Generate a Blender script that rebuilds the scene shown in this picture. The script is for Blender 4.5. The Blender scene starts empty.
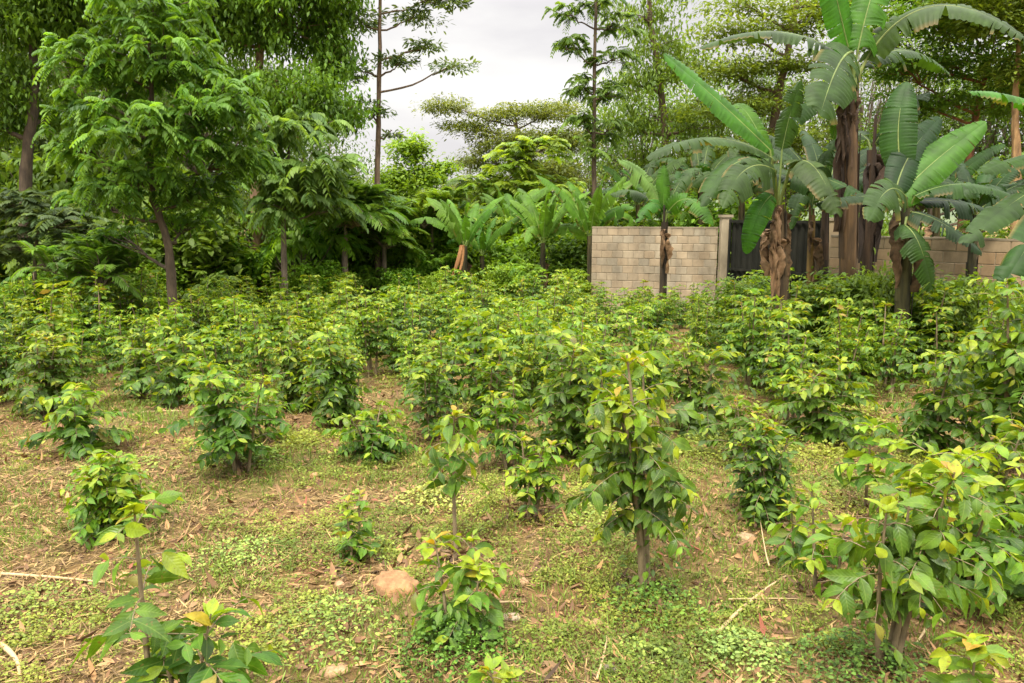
import bpy, math, random
import numpy as np
from mathutils import Vector

SC = bpy.context.scene
COL = SC.collection
R = math.radians
RNG = np.random.default_rng(11)
random.seed(5)

# ------------------------------------------------------------------ camera
W_, H_, F_ = 1024, 683, 750.0
CAM_Z = 2.1
PITCH = math.atan(126 / F_)
CP, SP = math.cos(PITCH), math.sin(PITCH)

def ray(px, py):
    a = (px - 512) / F_; b = -(py - 341.5) / F_
    return np.array([a, CP + b * SP, -SP + b * CP])

def at(px, py, Y):
    r = ray(px, py)
    return np.array([0, 0, CAM_Z]) + r * (Y / r[1])

def vnoise(x, y, seed, scale):
    g = np.random.default_rng(seed).random((64, 64))
    x = np.asarray(x, float) / scale + 1000.37; y = np.asarray(y, float) / scale + 1000.71
    xi = np.floor(x).astype(int); yi = np.floor(y).astype(int)
    fx = x - xi; fy = y - yi
    fx = fx * fx * (3 - 2 * fx); fy = fy * fy * (3 - 2 * fy)
    a = g[xi % 64, yi % 64]; b = g[(xi + 1) % 64, yi % 64]
    c = g[xi % 64, (yi + 1) % 64]; d = g[(xi + 1) % 64, (yi + 1) % 64]
    return (a * (1 - fx) + b * fx) * (1 - fy) + (c * (1 - fx) + d * fx) * fy

def ground_z(x, y):
    x = np.asarray(x, float); y = np.asarray(y, float)
    z = -0.022 * np.clip(y - 6, 0, 14)
    near = np.clip((40 - y) / 20, 0, 1)
    z = z + near * (0.13 * (vnoise(x, y, 1, 2.3) - .5) + 0.07 * (vnoise(x, y, 2, .7) - .5) + 0.04 * (vnoise(x, y, 3, .24) - .5))
    return z

def gz(x, y): return float(ground_z(x, y))

def gp(px, py):
    r = ray(px, py); z = 0.0
    for _ in range(6):
        t = (z - CAM_Z) / r[2]
        p = np.array([0, 0, CAM_Z]) + r * t
        z = gz(p[0], p[1])
    p[2] = z
    return p

# ------------------------------------------------------------------ mesh helpers
def nrm(v):
    v = np.asarray(v, float)
    return v / np.maximum(np.linalg.norm(v, axis=-1, keepdims=True), 1e-9)

class Geo:
    def __init__(s): s.V = []; s.Q = []; s.T = []; s.U = []; s.C = []; s.n = 0
    def add(s, V, F, U=None, C=(1, 1, 1)):
        V = np.asarray(V, float).reshape(-1, 3); m = len(V)
        for f in (F if isinstance(F, list) else [F]):
            f = np.asarray(f, int)
            if len(f): (s.Q if f.shape[1] == 4 else s.T).append(f + s.n)
        s.V.append(V)
        s.U.append(np.zeros((m, 2)) if U is None else np.asarray(U, float))
        C = np.asarray(C, float)
        s.C.append(np.broadcast_to(C, (m, 3)) if C.ndim == 1 else C)
        s.n += m
    def mesh(s, name, mat, smooth=True):
        me = bpy.data.meshes.new(name)
        V = np.concatenate(s.V).astype(np.float32)
        q = np.concatenate(s.Q).astype(np.int32) if s.Q else np.zeros((0, 4), np.int32)
        t = np.concatenate(s.T).astype(np.int32) if s.T else np.zeros((0, 3), np.int32)
        loops = np.concatenate([q.ravel(), t.ravel()])
        me.vertices.add(len(V)); me.vertices.foreach_set('co', V.ravel())
        me.loops.add(len(loops)); me.loops.foreach_set('vertex_index', loops)
        np_ = len(q) + len(t)
        me.polygons.add(np_)
        st = np.concatenate([np.arange(len(q)) * 4, len(q) * 4 + np.arange(len(t)) * 3]).astype(np.int32)
        me.polygons.foreach_set('loop_start', st)
        me.polygons.foreach_set('use_smooth', np.full(np_, smooth))
        me.update(calc_edges=True)
        U = np.concatenate(s.U)
        uv = me.uv_layers.new(name='UVMap')
        uv.data.foreach_set('uv', U[loops].astype(np.float32).ravel())
        ca = me.attributes.new('tint', 'FLOAT_COLOR', 'POINT')
        C = np.concatenate(s.C)
        ca.data.foreach_set('color', np.c_[C, np.ones(len(C))].astype(np.float32).ravel())
        me.materials.append(mat)
        return me
    def build(s, name, mat, parent=None, smooth=True):
        return link(name, s.mesh(name, mat, smooth), parent)

def link(name, me, parent=None, loc=None):
    o = bpy.data.objects.new(name, me); COL.objects.link(o)
    if parent is not None: o.parent = parent
    if loc is not None: o.location = [float(v) for v in loc]
    return o

def tag(o, label=None, cat=None, group=None, kind=None):
    if label: o['label'] = label
    if cat: o['category'] = cat
    if group: o['group'] = group
    if kind: o['kind'] = kind
    return o

def thing(name, label, cat, loc, group=None, rz=0, sc=1):
    o = link(name, None, None, loc); o.rotation_euler = (0, 0, rz)
    o.scale = (sc, sc, sc) if np.isscalar(sc) else sc
    return tag(o, label, cat, group)

def leaf_tpl(rows, fold=.12, wave=0.0, cols=3):
    """rows: list of (t, halfwidth).  x across, y along, z normal"""
    V = []; U = []; F = []
    m = cols
    for i, (t, w) in enumerate(rows):
        for j in range(m):
            u = -1 + 2 * j / (m - 1)
            z = abs(u) * w * fold * 2 + (wave * math.sin(i * 2.4 + j) if abs(u) > .9 else 0)
            V.append((u * w, t, z)); U.append((.5 + u * w, t))
    for i in range(len(rows) - 1):
        for j in range(m - 1):
            a = i * m + j
            F.append((a, a + 1, a + m + 1, a + m))
    return np.array(V), np.array(F), np.array(U)

T_COFFEE = leaf_tpl([(0, .012), (.1, .08), (.28, .19), (.5, .225), (.7, .17), (.86, .075), (1, .006)], .16, .018)
T_COFFEE_LO = leaf_tpl([(0, .02), (.3, .2), (.65, .19), (1, .01)], .16, .01)
T_LANCE = leaf_tpl([(0, .015), (.35, .11), (.7, .09), (1, .01)], .2)
T_ROUND = leaf_tpl([(0, .03), (.3, .27), (.7, .28), (1, .03)], .12)
T_NARROW = leaf_tpl([(0, .02), (.5, .06), (1, .008)], .2)
T_DIAMOND = (np.array([(0, 0, 0), (.32, .5, .06), (0, 1, -.05), (-.32, .5, .06)]), np.array([(0, 1, 2, 3)]),
             np.array([(.5, 0), (.8, .5), (.5, 1), (.2, .5)]))

def place(g, tpl, P, D, N, S, Wd, C, droop=0.0):
    tv, tf, tu = tpl
    P = np.asarray(P, float); n = len(P)
    if n == 0: return
    D = nrm(D); side = nrm(np.cross(D, N)); N = np.cross(side, D)
    S = np.broadcast_to(np.asarray(S, float), (n,)); Wd = np.broadcast_to(np.asarray(Wd, float), (n,))
    dr = np.broadcast_to(np.asarray(droop, float), (n,))
    x = tv[None, :, 0] * Wd[:, None]; y = np.broadcast_to(tv[None, :, 1], x.shape)
    z = tv[None, :, 2] - dr[:, None] * y * y
    V = P[:, None] + S[:, None, None] * (x[..., None] * side[:, None] + (y * (1 - .25 * dr[:, None] * y))[..., None] * D[:, None] + z[..., None] * N[:, None])
    m = len(tv)
    F = (tf[None] + (np.arange(n) * m)[:, None, None]).reshape(-1, tf.shape[1])
    g.add(V.reshape(-1, 3), F, np.tile(tu, (n, 1)), np.repeat(np.asarray(C, float), m, 0))

def tube(g, pts, rad, k=6, C=(1, 1, 1), jag=0.0, cap=False):
    pts = np.asarray(pts, float); n = len(pts)
    rad = np.broadcast_to(np.asarray(rad, float), (n,))
    t = np.gradient(pts, axis=0); t = nrm(t)
    ref = np.array([1, 0, 0]) if abs(t[0][0]) < .8 else np.array([0, 1, 0])
    a = nrm(np.cross(t, ref)); b = np.cross(t, a)
    th = np.arange(k) * 2 * math.pi / k
    rr = rad[:, None] * (1 + (jag * RNG.standard_normal((n, k)) if jag else 0))
    V = pts[:, None] + (rr * np.cos(th))[..., None] * a[:, None] + (rr * np.sin(th))[..., None] * b[:, None]
    i = np.arange(n - 1)[:, None] * k; j = np.arange(k)[None]; j2 = (j + 1) % k
    F = np.stack([i + j, i + j2, i + k + j2, i + k + j], -1).reshape(-1, 4)
    s = np.cumsum(np.r_[0, np.linalg.norm(np.diff(pts, axis=0), axis=1)])
    U = np.stack(np.broadcast_arrays(th[None] / 6.283, s[:, None]), -1).reshape(-1, 2)
    Fs = [F]
    V = V.reshape(-1, 3)
    if cap:
        V = np.vstack([V, pts[0], pts[-1]]); U = np.vstack([U, [0, 0], [0, 0]])
        c0 = n * k; jj = np.arange(k); jn = (jj + 1) % k
        Fs.append(np.stack([jj * 0 + c0, jn, jj], -1)); Fs.append(np.stack([jj * 0 + c0 + 1, (n - 1) * k + jj, (n - 1) * k + jn], -1))
    g.add(V, Fs, U, C)

def bez(p0, p1, p2, n):
    t = np.linspace(0, 1, n)[:, None]
    return (1 - t) ** 2 * np.asarray(p0) + 2 * t * (1 - t) * np.asarray(p1) + t * t * np.asarray(p2)

def box(g, c, s, ax=(1, 0, 0), C=(1, 1, 1), bev=0.0):
    c = np.asarray(c, float); ax = nrm(np.asarray(ax, float)); up = np.array([0, 0, 1.]); ay = np.cross(up, ax)
    hx, hy, hz = np.asarray(s) / 2
    vs = []
    for z in (-1, 1):
        for (x, y) in ((-1, -1), (1, -1), (1, 1), (-1, 1)):
            vs.append(c + ax * x * hx + ay * y * hy + up * z * hz)
    if bev:  # front face inset outward on both y sides
        g2 = [v for v in vs]
        V = []
        for y in (-1, 1):
            for (x, z) in ((-1, -1), (1, -1), (1, 1), (-1, 1)):
                V.append(c + ax * x * hx + ay * y * (hy - bev) + up * z * hz)
        for y in (-1, 1):
            for (x, z) in ((-1, -1), (1, -1), (1, 1), (-1, 1)):
                V.append(c + ax * x * (hx - bev) + ay * y * hy + up * z * (hz - bev))
        F = [(0, 1, 5, 4), (1, 2, 6, 5), (2, 3, 7, 6), (3, 0, 4, 7)]
        for o, q in ((0, 8), (4, 12)):
            for i in range(4):
                j = (i + 1) % 4
                F.append((o + i, o + j, q + j, q + i))
            F.append((q, q + 1, q + 2, q + 3))
        g.add(V, np.array(F), None, C); return
    F = [(0, 3, 2, 1), (4, 5, 6, 7), (0, 1, 5, 4), (1, 2, 6, 5), (2, 3, 7, 6), (3, 0, 4, 7)]
    g.add(vs, np.array(F), None, C)

# ------------------------------------------------------------------ materials
def newmat(name):
    m = bpy.data.materials.new(name); m.use_nodes = True
    nt = m.node_tree; nt.nodes.clear()
    return m, nt, nt.nodes, nt.links

def leaf_mat(name, rough=.42, transl=.38, vein=0.0, noise=.25, spec=.5, sat=1.0, scale=25):
    m, nt, N, L = newmat(name)
    out = N.new('ShaderNodeOutputMaterial')
    at_ = N.new('ShaderNodeAttribute'); at_.attribute_name = 'tint'
    oi = N.new('ShaderNodeObjectInfo')
    tc = N.new('ShaderNodeTexCoord')
    nz = N.new('ShaderNodeTexNoise'); nz.inputs['Scale'].default_value = scale; nz.inputs['Detail'].default_value = 3
    L.new(tc.outputs['Object'], nz.inputs['Vector'])
    mr = N.new('ShaderNodeMapRange'); mr.inputs[1].default_value = .3; mr.inputs[2].default_value = .7
    mr.inputs[3].default_value = 1 - noise; mr.inputs[4].default_value = 1 + noise
    L.new(nz.outputs['Fac'], mr.inputs[0])
    hs = N.new('ShaderNodeHueSaturation'); hs.inputs['Saturation'].default_value = sat
    hr = N.new('ShaderNodeMapRange'); hr.inputs[3].default_value = .488; hr.inputs[4].default_value = .512
    L.new(oi.outputs['Random'], hr.inputs[0]); L.new(hr.outputs[0], hs.inputs['Hue'])
    L.new(at_.outputs['Color'], hs.inputs['Color']); L.new(mr.outputs[0], hs.inputs['Value'])
    col = hs.outputs['Color']
    p = N.new('ShaderNodeBsdfPrincipled'); p.inputs['Roughness'].default_value = rough
    p.inputs['Specular IOR Level'].default_value = spec
    if vein:
        uv = N.new('ShaderNodeUVMap'); sx = N.new('ShaderNodeSeparateXYZ'); L.new(uv.outputs[0], sx.inputs[0])
        a = N.new('ShaderNodeMath'); a.operation = 'SUBTRACT'; L.new(sx.outputs[0], a.inputs[0]); a.inputs[1].default_value = .5
        b = N.new('ShaderNodeMath'); b.operation = 'ABSOLUTE'; L.new(a.outputs[0], b.inputs[0])
        c = N.new('ShaderNodeMath'); c.operation = 'MULTIPLY'; L.new(b.outputs[0], c.inputs[0]); c.inputs[1].default_value = -1.1
        d = N.new('ShaderNodeMath'); d.operation = 'ADD'; L.new(c.outputs[0], d.inputs[0]); L.new(sx.outputs[1], d.inputs[1])
        e = N.new('ShaderNodeMath'); e.operation = 'MULTIPLY'; L.new(d.outputs[0], e.inputs[0]); e.inputs[1].default_value = vein
        f = N.new('ShaderNodeMath'); f.operation = 'SINE'; L.new(e.outputs[0], f.inputs[0])
        bp = N.new('ShaderNodeBump'); bp.inputs['Strength'].default_value = .16; bp.inputs['Distance'].default_value = .003
        L.new(f.outputs[0], bp.inputs['Height']); L.new(bp.outputs[0], p.inputs['Normal'])
        g = N.new('ShaderNodeMath'); g.operation = 'LESS_THAN'; L.new(b.outputs[0], g.inputs[0]); g.inputs[1].default_value = .014
        gm = N.new('ShaderNodeMath'); gm.operation = 'MULTIPLY'; L.new(g.outputs[0], gm.inputs[0]); gm.inputs[1].default_value = .22
        mx = N.new('ShaderNodeMix'); mx.data_type = 'RGBA'
        L.new(gm.outputs[0], mx.inputs[0]); L.new(col, mx.inputs[6]); mx.inputs[7].default_value = (.28, .36, .08, 1)
        col = mx.outputs[2]
    if vein:
        sp_ = N.new('ShaderNodeTexNoise'); sp_.inputs['Scale'].default_value = 42; sp_.inputs['Detail'].default_value = 2; L.new(tc.outputs['Object'], sp_.inputs['Vector'])
        sm = N.new('ShaderNodeMapRange'); sm.inputs[1].default_value = .66; sm.inputs[2].default_value = .70; sm.inputs[4].default_value = .75
        L.new(sp_.outputs['Fac'], sm.inputs[0])
        mx2 = N.new('ShaderNodeMix'); mx2.data_type = 'RGBA'; L.new(sm.outputs[0], mx2.inputs[0]); L.new(col, mx2.inputs[6]); mx2.inputs[7].default_value = (.17, .11, .03, 1)
        col = mx2.outputs[2]
        rm = N.new('ShaderNodeMapRange'); rm.inputs[1].default_value = .3; rm.inputs[2].default_value = .7; rm.inputs[3].default_value = .3; rm.inputs[4].default_value = .6
        L.new(nz.outputs['Fac'], rm.inputs[0]); L.new(rm.outputs[0], p.inputs['Roughness'])
    L.new(col, p.inputs['Base Color'])
    tr = N.new('ShaderNodeBsdfTranslucent')
    mt = N.new('ShaderNodeMix'); mt.data_type = 'RGBA'; mt.blend_type = 'MULTIPLY'; mt.inputs[0].default_value = 1
    L.new(col, mt.inputs[6]); mt.inputs[7].default_value = (1.6, 1.45, .5, 1)
    L.new(mt.outputs[2], tr.inputs['Color'])
    ms = N.new('ShaderNodeMixShader'); ms.inputs[0].default_value = transl
    L.new(p.outputs[0], ms.inputs[1]); L.new(tr.outputs[0], ms.inputs[2]); L.new(ms.outputs[0], out.inputs[0])
    return m

def rough_mat(name, c1, c2, scale=8, stretch=(1, 1, 1), bump=.4, rough=.85, detail=6, tint=False, dist=.02, metallic=0):
    m, nt, N, L = newmat(name)
    out = N.new('ShaderNodeOutputMaterial'); p = N.new('ShaderNodeBsdfPrincipled')
    p.inputs['Roughness'].default_value = rough; p.inputs['Metallic'].default_value = metallic
    tc = N.new('ShaderNodeTexCoord'); mp = N.new('ShaderNodeMapping'); mp.inputs['Scale'].default_value = stretch
    L.new(tc.outputs['Object'], mp.inputs[0])
    nz = N.new('ShaderNodeTexNoise'); nz.inputs['Scale'].default_value = scale; nz.inputs['Detail'].default_value = detail
    nz.inputs['Roughness'].default_value = .65
    L.new(mp.outputs[0], nz.inputs['Vector'])
    cr = N.new('ShaderNodeValToRGB'); cr.color_ramp.elements[0].position = .32; cr.color_ramp.elements[1].position = .68
    cr.color_ramp.elements[0].color = (*c1, 1); cr.color_ramp.elements[1].color = (*c2, 1)
    L.new(nz.outputs['Fac'], cr.inputs[0]); col = cr.outputs[0]
    if tint:
        a = N.new('ShaderNodeAttribute'); a.attribute_name = 'tint'
        mx = N.new('ShaderNodeMix'); mx.data_type = 'RGBA'; mx.blend_type = 'MULTIPLY'; mx.inputs[0].default_value = 1
        L.new(col, mx.inputs[6]); L.new(a.outputs['Color'], mx.inputs[7]); col = mx.outputs[2]
    L.new(col, p.inputs['Base Color'])
    bp = N.new('ShaderNodeBump'); bp.inputs['Strength'].default_value = bump; bp.inputs['Distance'].default_value = dist
    L.new(nz.outputs['Fac'], bp.inputs['Height']); L.new(bp.outputs[0], p.inputs['Normal'])
    L.new(p.outputs[0], out.inputs[0])
    return m

M_COFFEE = leaf_mat('coffee_leaf', .40, .38, vein=55, noise=.3, spec=.34)
M_TREE = leaf_mat('tree_leaf', .5, .45, noise=.35, scale=1.6, spec=.28)
M_BANANA = leaf_mat('banana_leaf', .5, .38, vein=0, noise=.3, scale=5, spec=.25)
M_WEED = leaf_mat('weed_leaf', .6, .3, noise=.25, scale=5, spec=.3)
M_DRY = rough_mat('dry_litter', (.75, .75, .75), (1.1, 1.1, 1.1), 30, tint=True, bump=.1)
M_BARK = rough_mat('bark', (.07, .05, .035), (.24, .18, .125), 14, (1, 1, .22), .8, tint=True, dist=.03)
M_BANSTEM = rough_mat('banana_stem', (.022, .016, .010), (.13, .088, .048), 9, (1, 1, .12), .7, tint=True, dist=.03)
M_TWIG = rough_mat('twig', (.12, .085, .045), (.26, .2, .11), 30, (1, 1, .3), .4)
M_STONE = rough_mat('stone', (.16, .11, .06), (.44, .32, .2), 14, bump=1.0, tint=True)
M_BLOCK = rough_mat('concrete_block', (.17, .138, .092), (.37, .31, .215), 2.2, (1, 1, .5), detail=10, bump=.6, tint=True, dist=.008)
M_MORTAR = rough_mat('mortar', (.20, .16, .105), (.29, .235, .155), 20, bump=.5)
M_METAL = rough_mat('gate_sheet', (.008, .009, .007), (.026, .025, .019), 3, (1, 1, .3), .1, .8)

M_METAL.node_tree.nodes['Principled BSDF'].inputs['Specular IOR Level'].default_value = .12
def soil_material():
    m, nt, N, L = newmat('soil')
    out = N.new('ShaderNodeOutputMaterial'); p = N.new('ShaderNodeBsdfPrincipled'); p.inputs['Roughness'].default_value = .95
    p.inputs['Specular IOR Level'].default_value = .15
    tc = N.new('ShaderNodeTexCoord')
    def noise(s, d, r=.6):
        n = N.new('ShaderNodeTexNoise'); n.inputs['Scale'].default_value = s; n.inputs['Detail'].default_value = d
        n.inputs['Roughness'].default_value = r; L.new(tc.outputs['Object'], n.inputs['Vector']); return n
    a = noise(1.1, 5); b = noise(14, 8, .7); c = noise(60, 4, .7)
    cr = N.new('ShaderNodeValToRGB'); e = cr.color_ramp.elements
    e[0].position = .3; e[0].color = (.075, .040, .017, 1); e[1].position = .72; e[1].color = (.30, .18, .07, 1)
    x = cr.color_ramp.elements.new(.5); x.color = (.19, .115, .045, 1)
    L.new(b.outputs['Fac'], cr.inputs[0])
    cr2 = N.new('ShaderNodeValToRGB'); e = cr2.color_ramp.elements
    e[0].position = .44; e[0].color = (0, 0, 0, 1); e[1].position = .6; e[1].color = (1, 1, 1, 1)
    L.new(a.outputs['Fac'], cr2.inputs[0])
    cr3 = N.new('ShaderNodeValToRGB'); e = cr3.color_ramp.elements
    e[0].position = .35; e[0].color = (.09, .09, .03, 1); e[1].position = .65; e[1].color = (.25, .26, .075, 1)
    L.new(c.outputs['Fac'], cr3.inputs[0])
    mul = N.new('ShaderNodeMath'); mul.operation = 'MULTIPLY'; mul.inputs[1].default_value = .5; L.new(cr2.outputs[0], mul.inputs[0])
    mx = N.new('ShaderNodeMix'); mx.data_type = 'RGBA'; L.new(mul.outputs[0], mx.inputs[0])
    L.new(cr.outputs[0], mx.inputs[6]); L.new(cr3.outputs[0], mx.inputs[7])
    L.new(mx.outputs[2], p.inputs['Base Color'])
    ad = N.new('ShaderNodeMath'); ad.operation = 'ADD'; L.new(b.outputs['Fac'], ad.inputs[0]); L.new(c.outputs['Fac'], ad.inputs[1])
    bp = N.new('ShaderNodeBump'); bp.inputs['Strength'].default_value = .9; bp.inputs['Distance'].default_value = .03
    L.new(ad.outputs[0], bp.inputs['Height']); L.new(bp.outputs[0], p.inputs['Normal'])
    L.new(p.outputs[0], out.inputs[0])
    return m
M_SOIL = soil_material()

# ------------------------------------------------------------------ ground and hills
def axis(lo, hi, a, b, fine, n_out):
    mid = np.arange(a, b, fine)
    l = a - (a - lo) * (np.linspace(1, 0, n_out, endpoint=False) ** 2)
    r = b + (hi - b) * (np.linspace(0, 1, n_out) ** 2)
    return np.r_[l, mid, r]
xs = axis(-420, 420, -9, 9, .07, 40); ys = axis(-60, 500, 2, 11, .07, 60)
X, Y = np.meshgrid(xs, ys)
Z = ground_z(X, Y)
nx = len(xs); g = Geo()
i = np.arange(len(ys) - 1)[:, None] * nx; j = np.arange(nx - 1)[None]
g.add(np.stack([X, Y, Z], -1).reshape(-1, 3), np.stack([i + j, i + j + 1, i + nx + j + 1, i + nx + j], -1).reshape(-1, 4))
tag(g.build('ground', M_SOIL), kind='structure')

M_HILL = rough_mat('hill_vegetation', (.035, .06, .02), (.10, .13, .045), .12, bump=1, dist=2.0)
g = Geo()
hx = np.linspace(-330, 330, 160); hy = np.linspace(170, 420, 60)
X, Y = np.meshgrid(hx, hy)
Z = -1 + 13 * np.sin(np.clip((Y - 170) / 250, 0, 1) * math.pi) * (.6 + .6 * vnoise(X, Y, 9, 90)) + 1.5 * vnoise(X, Y, 10, 9)
nx = len(hx); i = np.arange(len(hy) - 1)[:, None] * nx; j = np.arange(nx - 1)[None]
g.add(np.stack([X, Y, Z], -1).reshape(-1, 3), np.stack([i + j, i + j + 1, i + nx + j + 1, i + nx + j], -1).reshape(-1, 4))
tag(g.build('hills', M_HILL), kind='structure')

# ------------------------------------------------------------------ colours
def lerp(a, b, t): return np.asarray(a) * (1 - t) + np.asarray(b) * t
MATURE = np.array((.042, .098, .011)); FRESH = np.array((.115, .225, .010)); YOUNG = np.array((.27, .33, .016)); BRONZE = np.array((.40, .17, .03))

def jit(c, k, n=None):
    r = RNG.normal(1, k, (1,) if n is None else (n, 1))
    return np.clip(np.asarray(c) * r, .004, .8)

# ------------------------------------------------------------------ coffee bushes
def make_bush(h=1.0, spread=.42, stems=3, leaf=.12, dens=1.0, bare=.12, young=.35, dark=1.0, droop=.35, weep=.0, lo=False, twist=.1, basal=0):
    gs = Geo(); gf = Geo()
    P = []; D = []; Nn = []; S = []; C = []; Dr = []
    def addleaf(p, d, n, s, c, dr):
        P.append(p); D.append(d); Nn.append(n); S.append(s); C.append(c); Dr.append(dr)
    up = np.array([0, 0, 1.])
    for k in range(stems):
        ph = RNG.uniform(0, 6.28)
        hh = h * (1 if k == 0 else RNG.uniform(.62, .97))
        base = np.array([math.cos(ph), math.sin(ph), 0]) * (.05 if stems > 1 else 0) * RNG.uniform(.5, 1.3)
        lean = np.array([math.cos(ph), math.sin(ph), 0]) * spread * RNG.uniform(.15, .6) * (stems > 1)
        top = base + lean + up * hh
        mid = base + lean * .3 + up * hh * .5 + RNG.normal(0, .02, 3)
        pts = bez(base - up * .04, mid, top, 9)
        tube(gs, pts, np.linspace(.016, .004, 9) * (h ** .5) * 1.1, 6, jag=.05)
        nn = max(4, int(hh * 10.5 * dens + .5))
        for q in range(nn):
            t = bare + (1 - bare) * (q + RNG.uniform(0, .6)) / nn
            t = min(t, .985)
            pt = (1 - t) ** 2 * (base) + 2 * t * (1 - t) * mid + t * t * top
            prof = (math.sin(min(1, (t - bare) / (1 - bare) * 1.15 + .22) * math.pi * .86)) ** .7 if t < .99 else .2
            prof = max(.18, prof)
            a0 = q * 1.57 + ph + RNG.uniform(-.4, .4)
            for sgn in (0, math.pi):
                if RNG.random() > .93: continue
                a = a0 + sgn
                ln = spread * prof * RNG.uniform(.3, 1.25)
                dirh = np.array([math.cos(a), math.sin(a), 0])
                rise = lerp(.1, .9, t ** 2) * .55
                e = pt + dirh * ln + up * ln * (rise - .2 - weep * RNG.uniform(.4, 1))
                c = pt + dirh * ln * .5 + up * ln * (rise * .6 + .06)
                npair = max(1, int(ln / (leaf * .42)))
                br = bez(pt, c, e, 5)
                if not lo: tube(gs, br, np.linspace(.0035, .0015, 5), 4)
                for s_ in range(npair + 1):
                    u = (s_ + .7) / (npair + .7)
                    u = min(u, 1.0)
                    p = (1 - u) ** 2 * pt + 2 * u * (1 - u) * c + u * u * e
                    tg = nrm((1 - u) * (c - pt) + u * (e - c) + 1e-6)
                    sd = nrm(np.cross(tg, up) + 1e-6)
                    tip = s_ == npair
                    yf = np.clip((t - (1 - young)) / young if young > 0 else 0, 0, 1)
                    for s2 in (-1, 1):
                        if RNG.random() > .94: continue
                        d = nrm(sd * s2 * RNG.uniform(.7, 1.1) + tg * RNG.uniform(.35, .9) + up * RNG.uniform(-.75, .2) * droop * 2)
                        n = nrm(up + RNG.normal(0, .55, 3) + dirh * .35)
                        col = lerp(MATURE * dark, FRESH, np.clip(RNG.beta(1.6, 2.6) * .8 + yf * .45 + (.25 if tip else 0), 0, 1))
                        if tip and RNG.random() < .35 + yf * .6: col = lerp(FRESH, YOUNG, RNG.uniform(.4, 1))
                        elif RNG.random() < yf * .5: col = lerp(FRESH, YOUNG, RNG.uniform(.2, .9))
                        if RNG.random() < .012: col = lerp(col, (.30, .20, .05), RNG.uniform(.4, .9))
                        addleaf(p, d, n, leaf * RNG.uniform(.5, 1.25) * (.7 if tip else 1), jit(col, .14)[0] if False else np.clip(col * RNG.normal(1, .14), .004, .8), RNG.uniform(.05, droop + .2))
        # crown of the stem: small upright young leaves
        for q in range(8):
            a = RNG.uniform(0, 6.28); d = nrm(np.array([math.cos(a), math.sin(a), RNG.uniform(.1, 1.3)]))
            col = lerp(FRESH, YOUNG, RNG.uniform(.2, 1)) if RNG.random() > .16 else lerp(YOUNG, BRONZE, RNG.uniform(.2, .7))
            if young <= .05: col = lerp(MATURE, FRESH, RNG.uniform(.3, 1))
            addleaf(top - up * RNG.uniform(0, .05), d, nrm(up + .6 * RNG.normal(0, .5, 3)), leaf * RNG.uniform(.45, .9), col, RNG.uniform(.1, .4))
    for q in range(basal):
        a = RNG.uniform(0, 6.28); r = RNG.uniform(.02, .14); z = RNG.uniform(.02, .5) * h
        addleaf(np.array([math.cos(a) * r, math.sin(a) * r, z]), np.array([math.cos(a), math.sin(a), RNG.uniform(-.8, .3)]), nrm(np.array([math.cos(a), math.sin(a), 1.2])),
                leaf * RNG.uniform(.4, .75), lerp(MATURE, FRESH, RNG.uniform(0, .8)), .2)
    place(gf, T_COFFEE_LO if lo else T_COFFEE, P, np.array(D), np.array(Nn), S, RNG.uniform(.85, 1.15, len(P)), np.array(C), Dr)
    return gs.mesh('stem', M_TWIG), gf.mesh('foliage', M_COFFEE)

def put_bush(meshes, loc, label, group=None, rz=0, sc=1, name='coffee_bush', cat='coffee bush'):
    t = thing(name, label, cat, loc, group, rz, sc)
    link('stem', meshes[0], t); link('foliage', meshes[1], t)
    return t

# foreground and named bushes: base px, base py, top py -> height from the picture
def bush_at(px, by, ty, label, **kw):
    p = gp(px, by)
    top = at(px, ty, p[1])
    h = max(.2, top[2] - p[2])
    name = kw.pop('name', 'coffee_bush'); cat = kw.pop('cat', 'coffee bush')
    if 'h_mul' in kw: h *= kw.pop('h_mul')
    put_bush(make_bush(h=h, **kw), p, label, None, RNG.uniform(0, 6.28), 1, name, cat)
    TAKEN.append((p[0], p[1], kw.get('spread', .4)))
TAKEN = []

bush_at(650, 592, 352, 'tall open coffee bush with dark drooping leaves in the centre foreground', spread=.36, stems=5, leaf=.108, dens=.65, bare=.40, young=.25, dark=.8, droop=.6, weep=.08, basal=60)
bush_at(456, 560, 412, 'spindly coffee sapling with a bare thin stem and big drooping leaves at its top', spread=.24, stems=1, leaf=.145, dens=.8, bare=.52, young=.3, droop=.6, weep=.3, name='coffee_sapling')
bush_at(452, 640, 545, 'small bright green coffee bush wrapped in weeds beside the flat tan rock', spread=.2, stems=4, leaf=.115, dens=1.2, bare=.05, young=.5, dark=1.3, basal=90)
bush_at(882, 662, 462, 'coffee bush with broad ribbed grey-green leaves at the lower right', spread=.26, stems=4, leaf=.13, dens=.75, bare=.42, young=.1, dark=1.25, droop=.8, weep=.2, basal=50)
bush_at(155, 745, 505, 'foreground coffee sapling with a thin yellow-tipped leader and broad lower leaves', spread=.34, stems=1, leaf=.135, dens=.6, bare=.1, young=.4, droop=.3, name='coffee_sapling')
bush_at(190, 735, 600, 'low coffee sapling with wide grey-green leaves in the bottom left foreground', spread=.34, stems=2, leaf=.15, dens=.6, bare=.2, young=.1, droop=.4, name='coffee_sapling')
bush_at(117, 530, 448, 'bright yellow-green young coffee bush in the open weeds at left', spread=.25, stems=7, leaf=.085, dens=2.0, bare=.12, young=1.0, dark=2.0, basal=90)
bush_at(242, 472, 362, 'rounded coffee bush with a bare leg standing alone above the brown soil', spread=.4, stems=4, leaf=.115, dens=1.2, bare=.25, young=.35)
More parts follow.
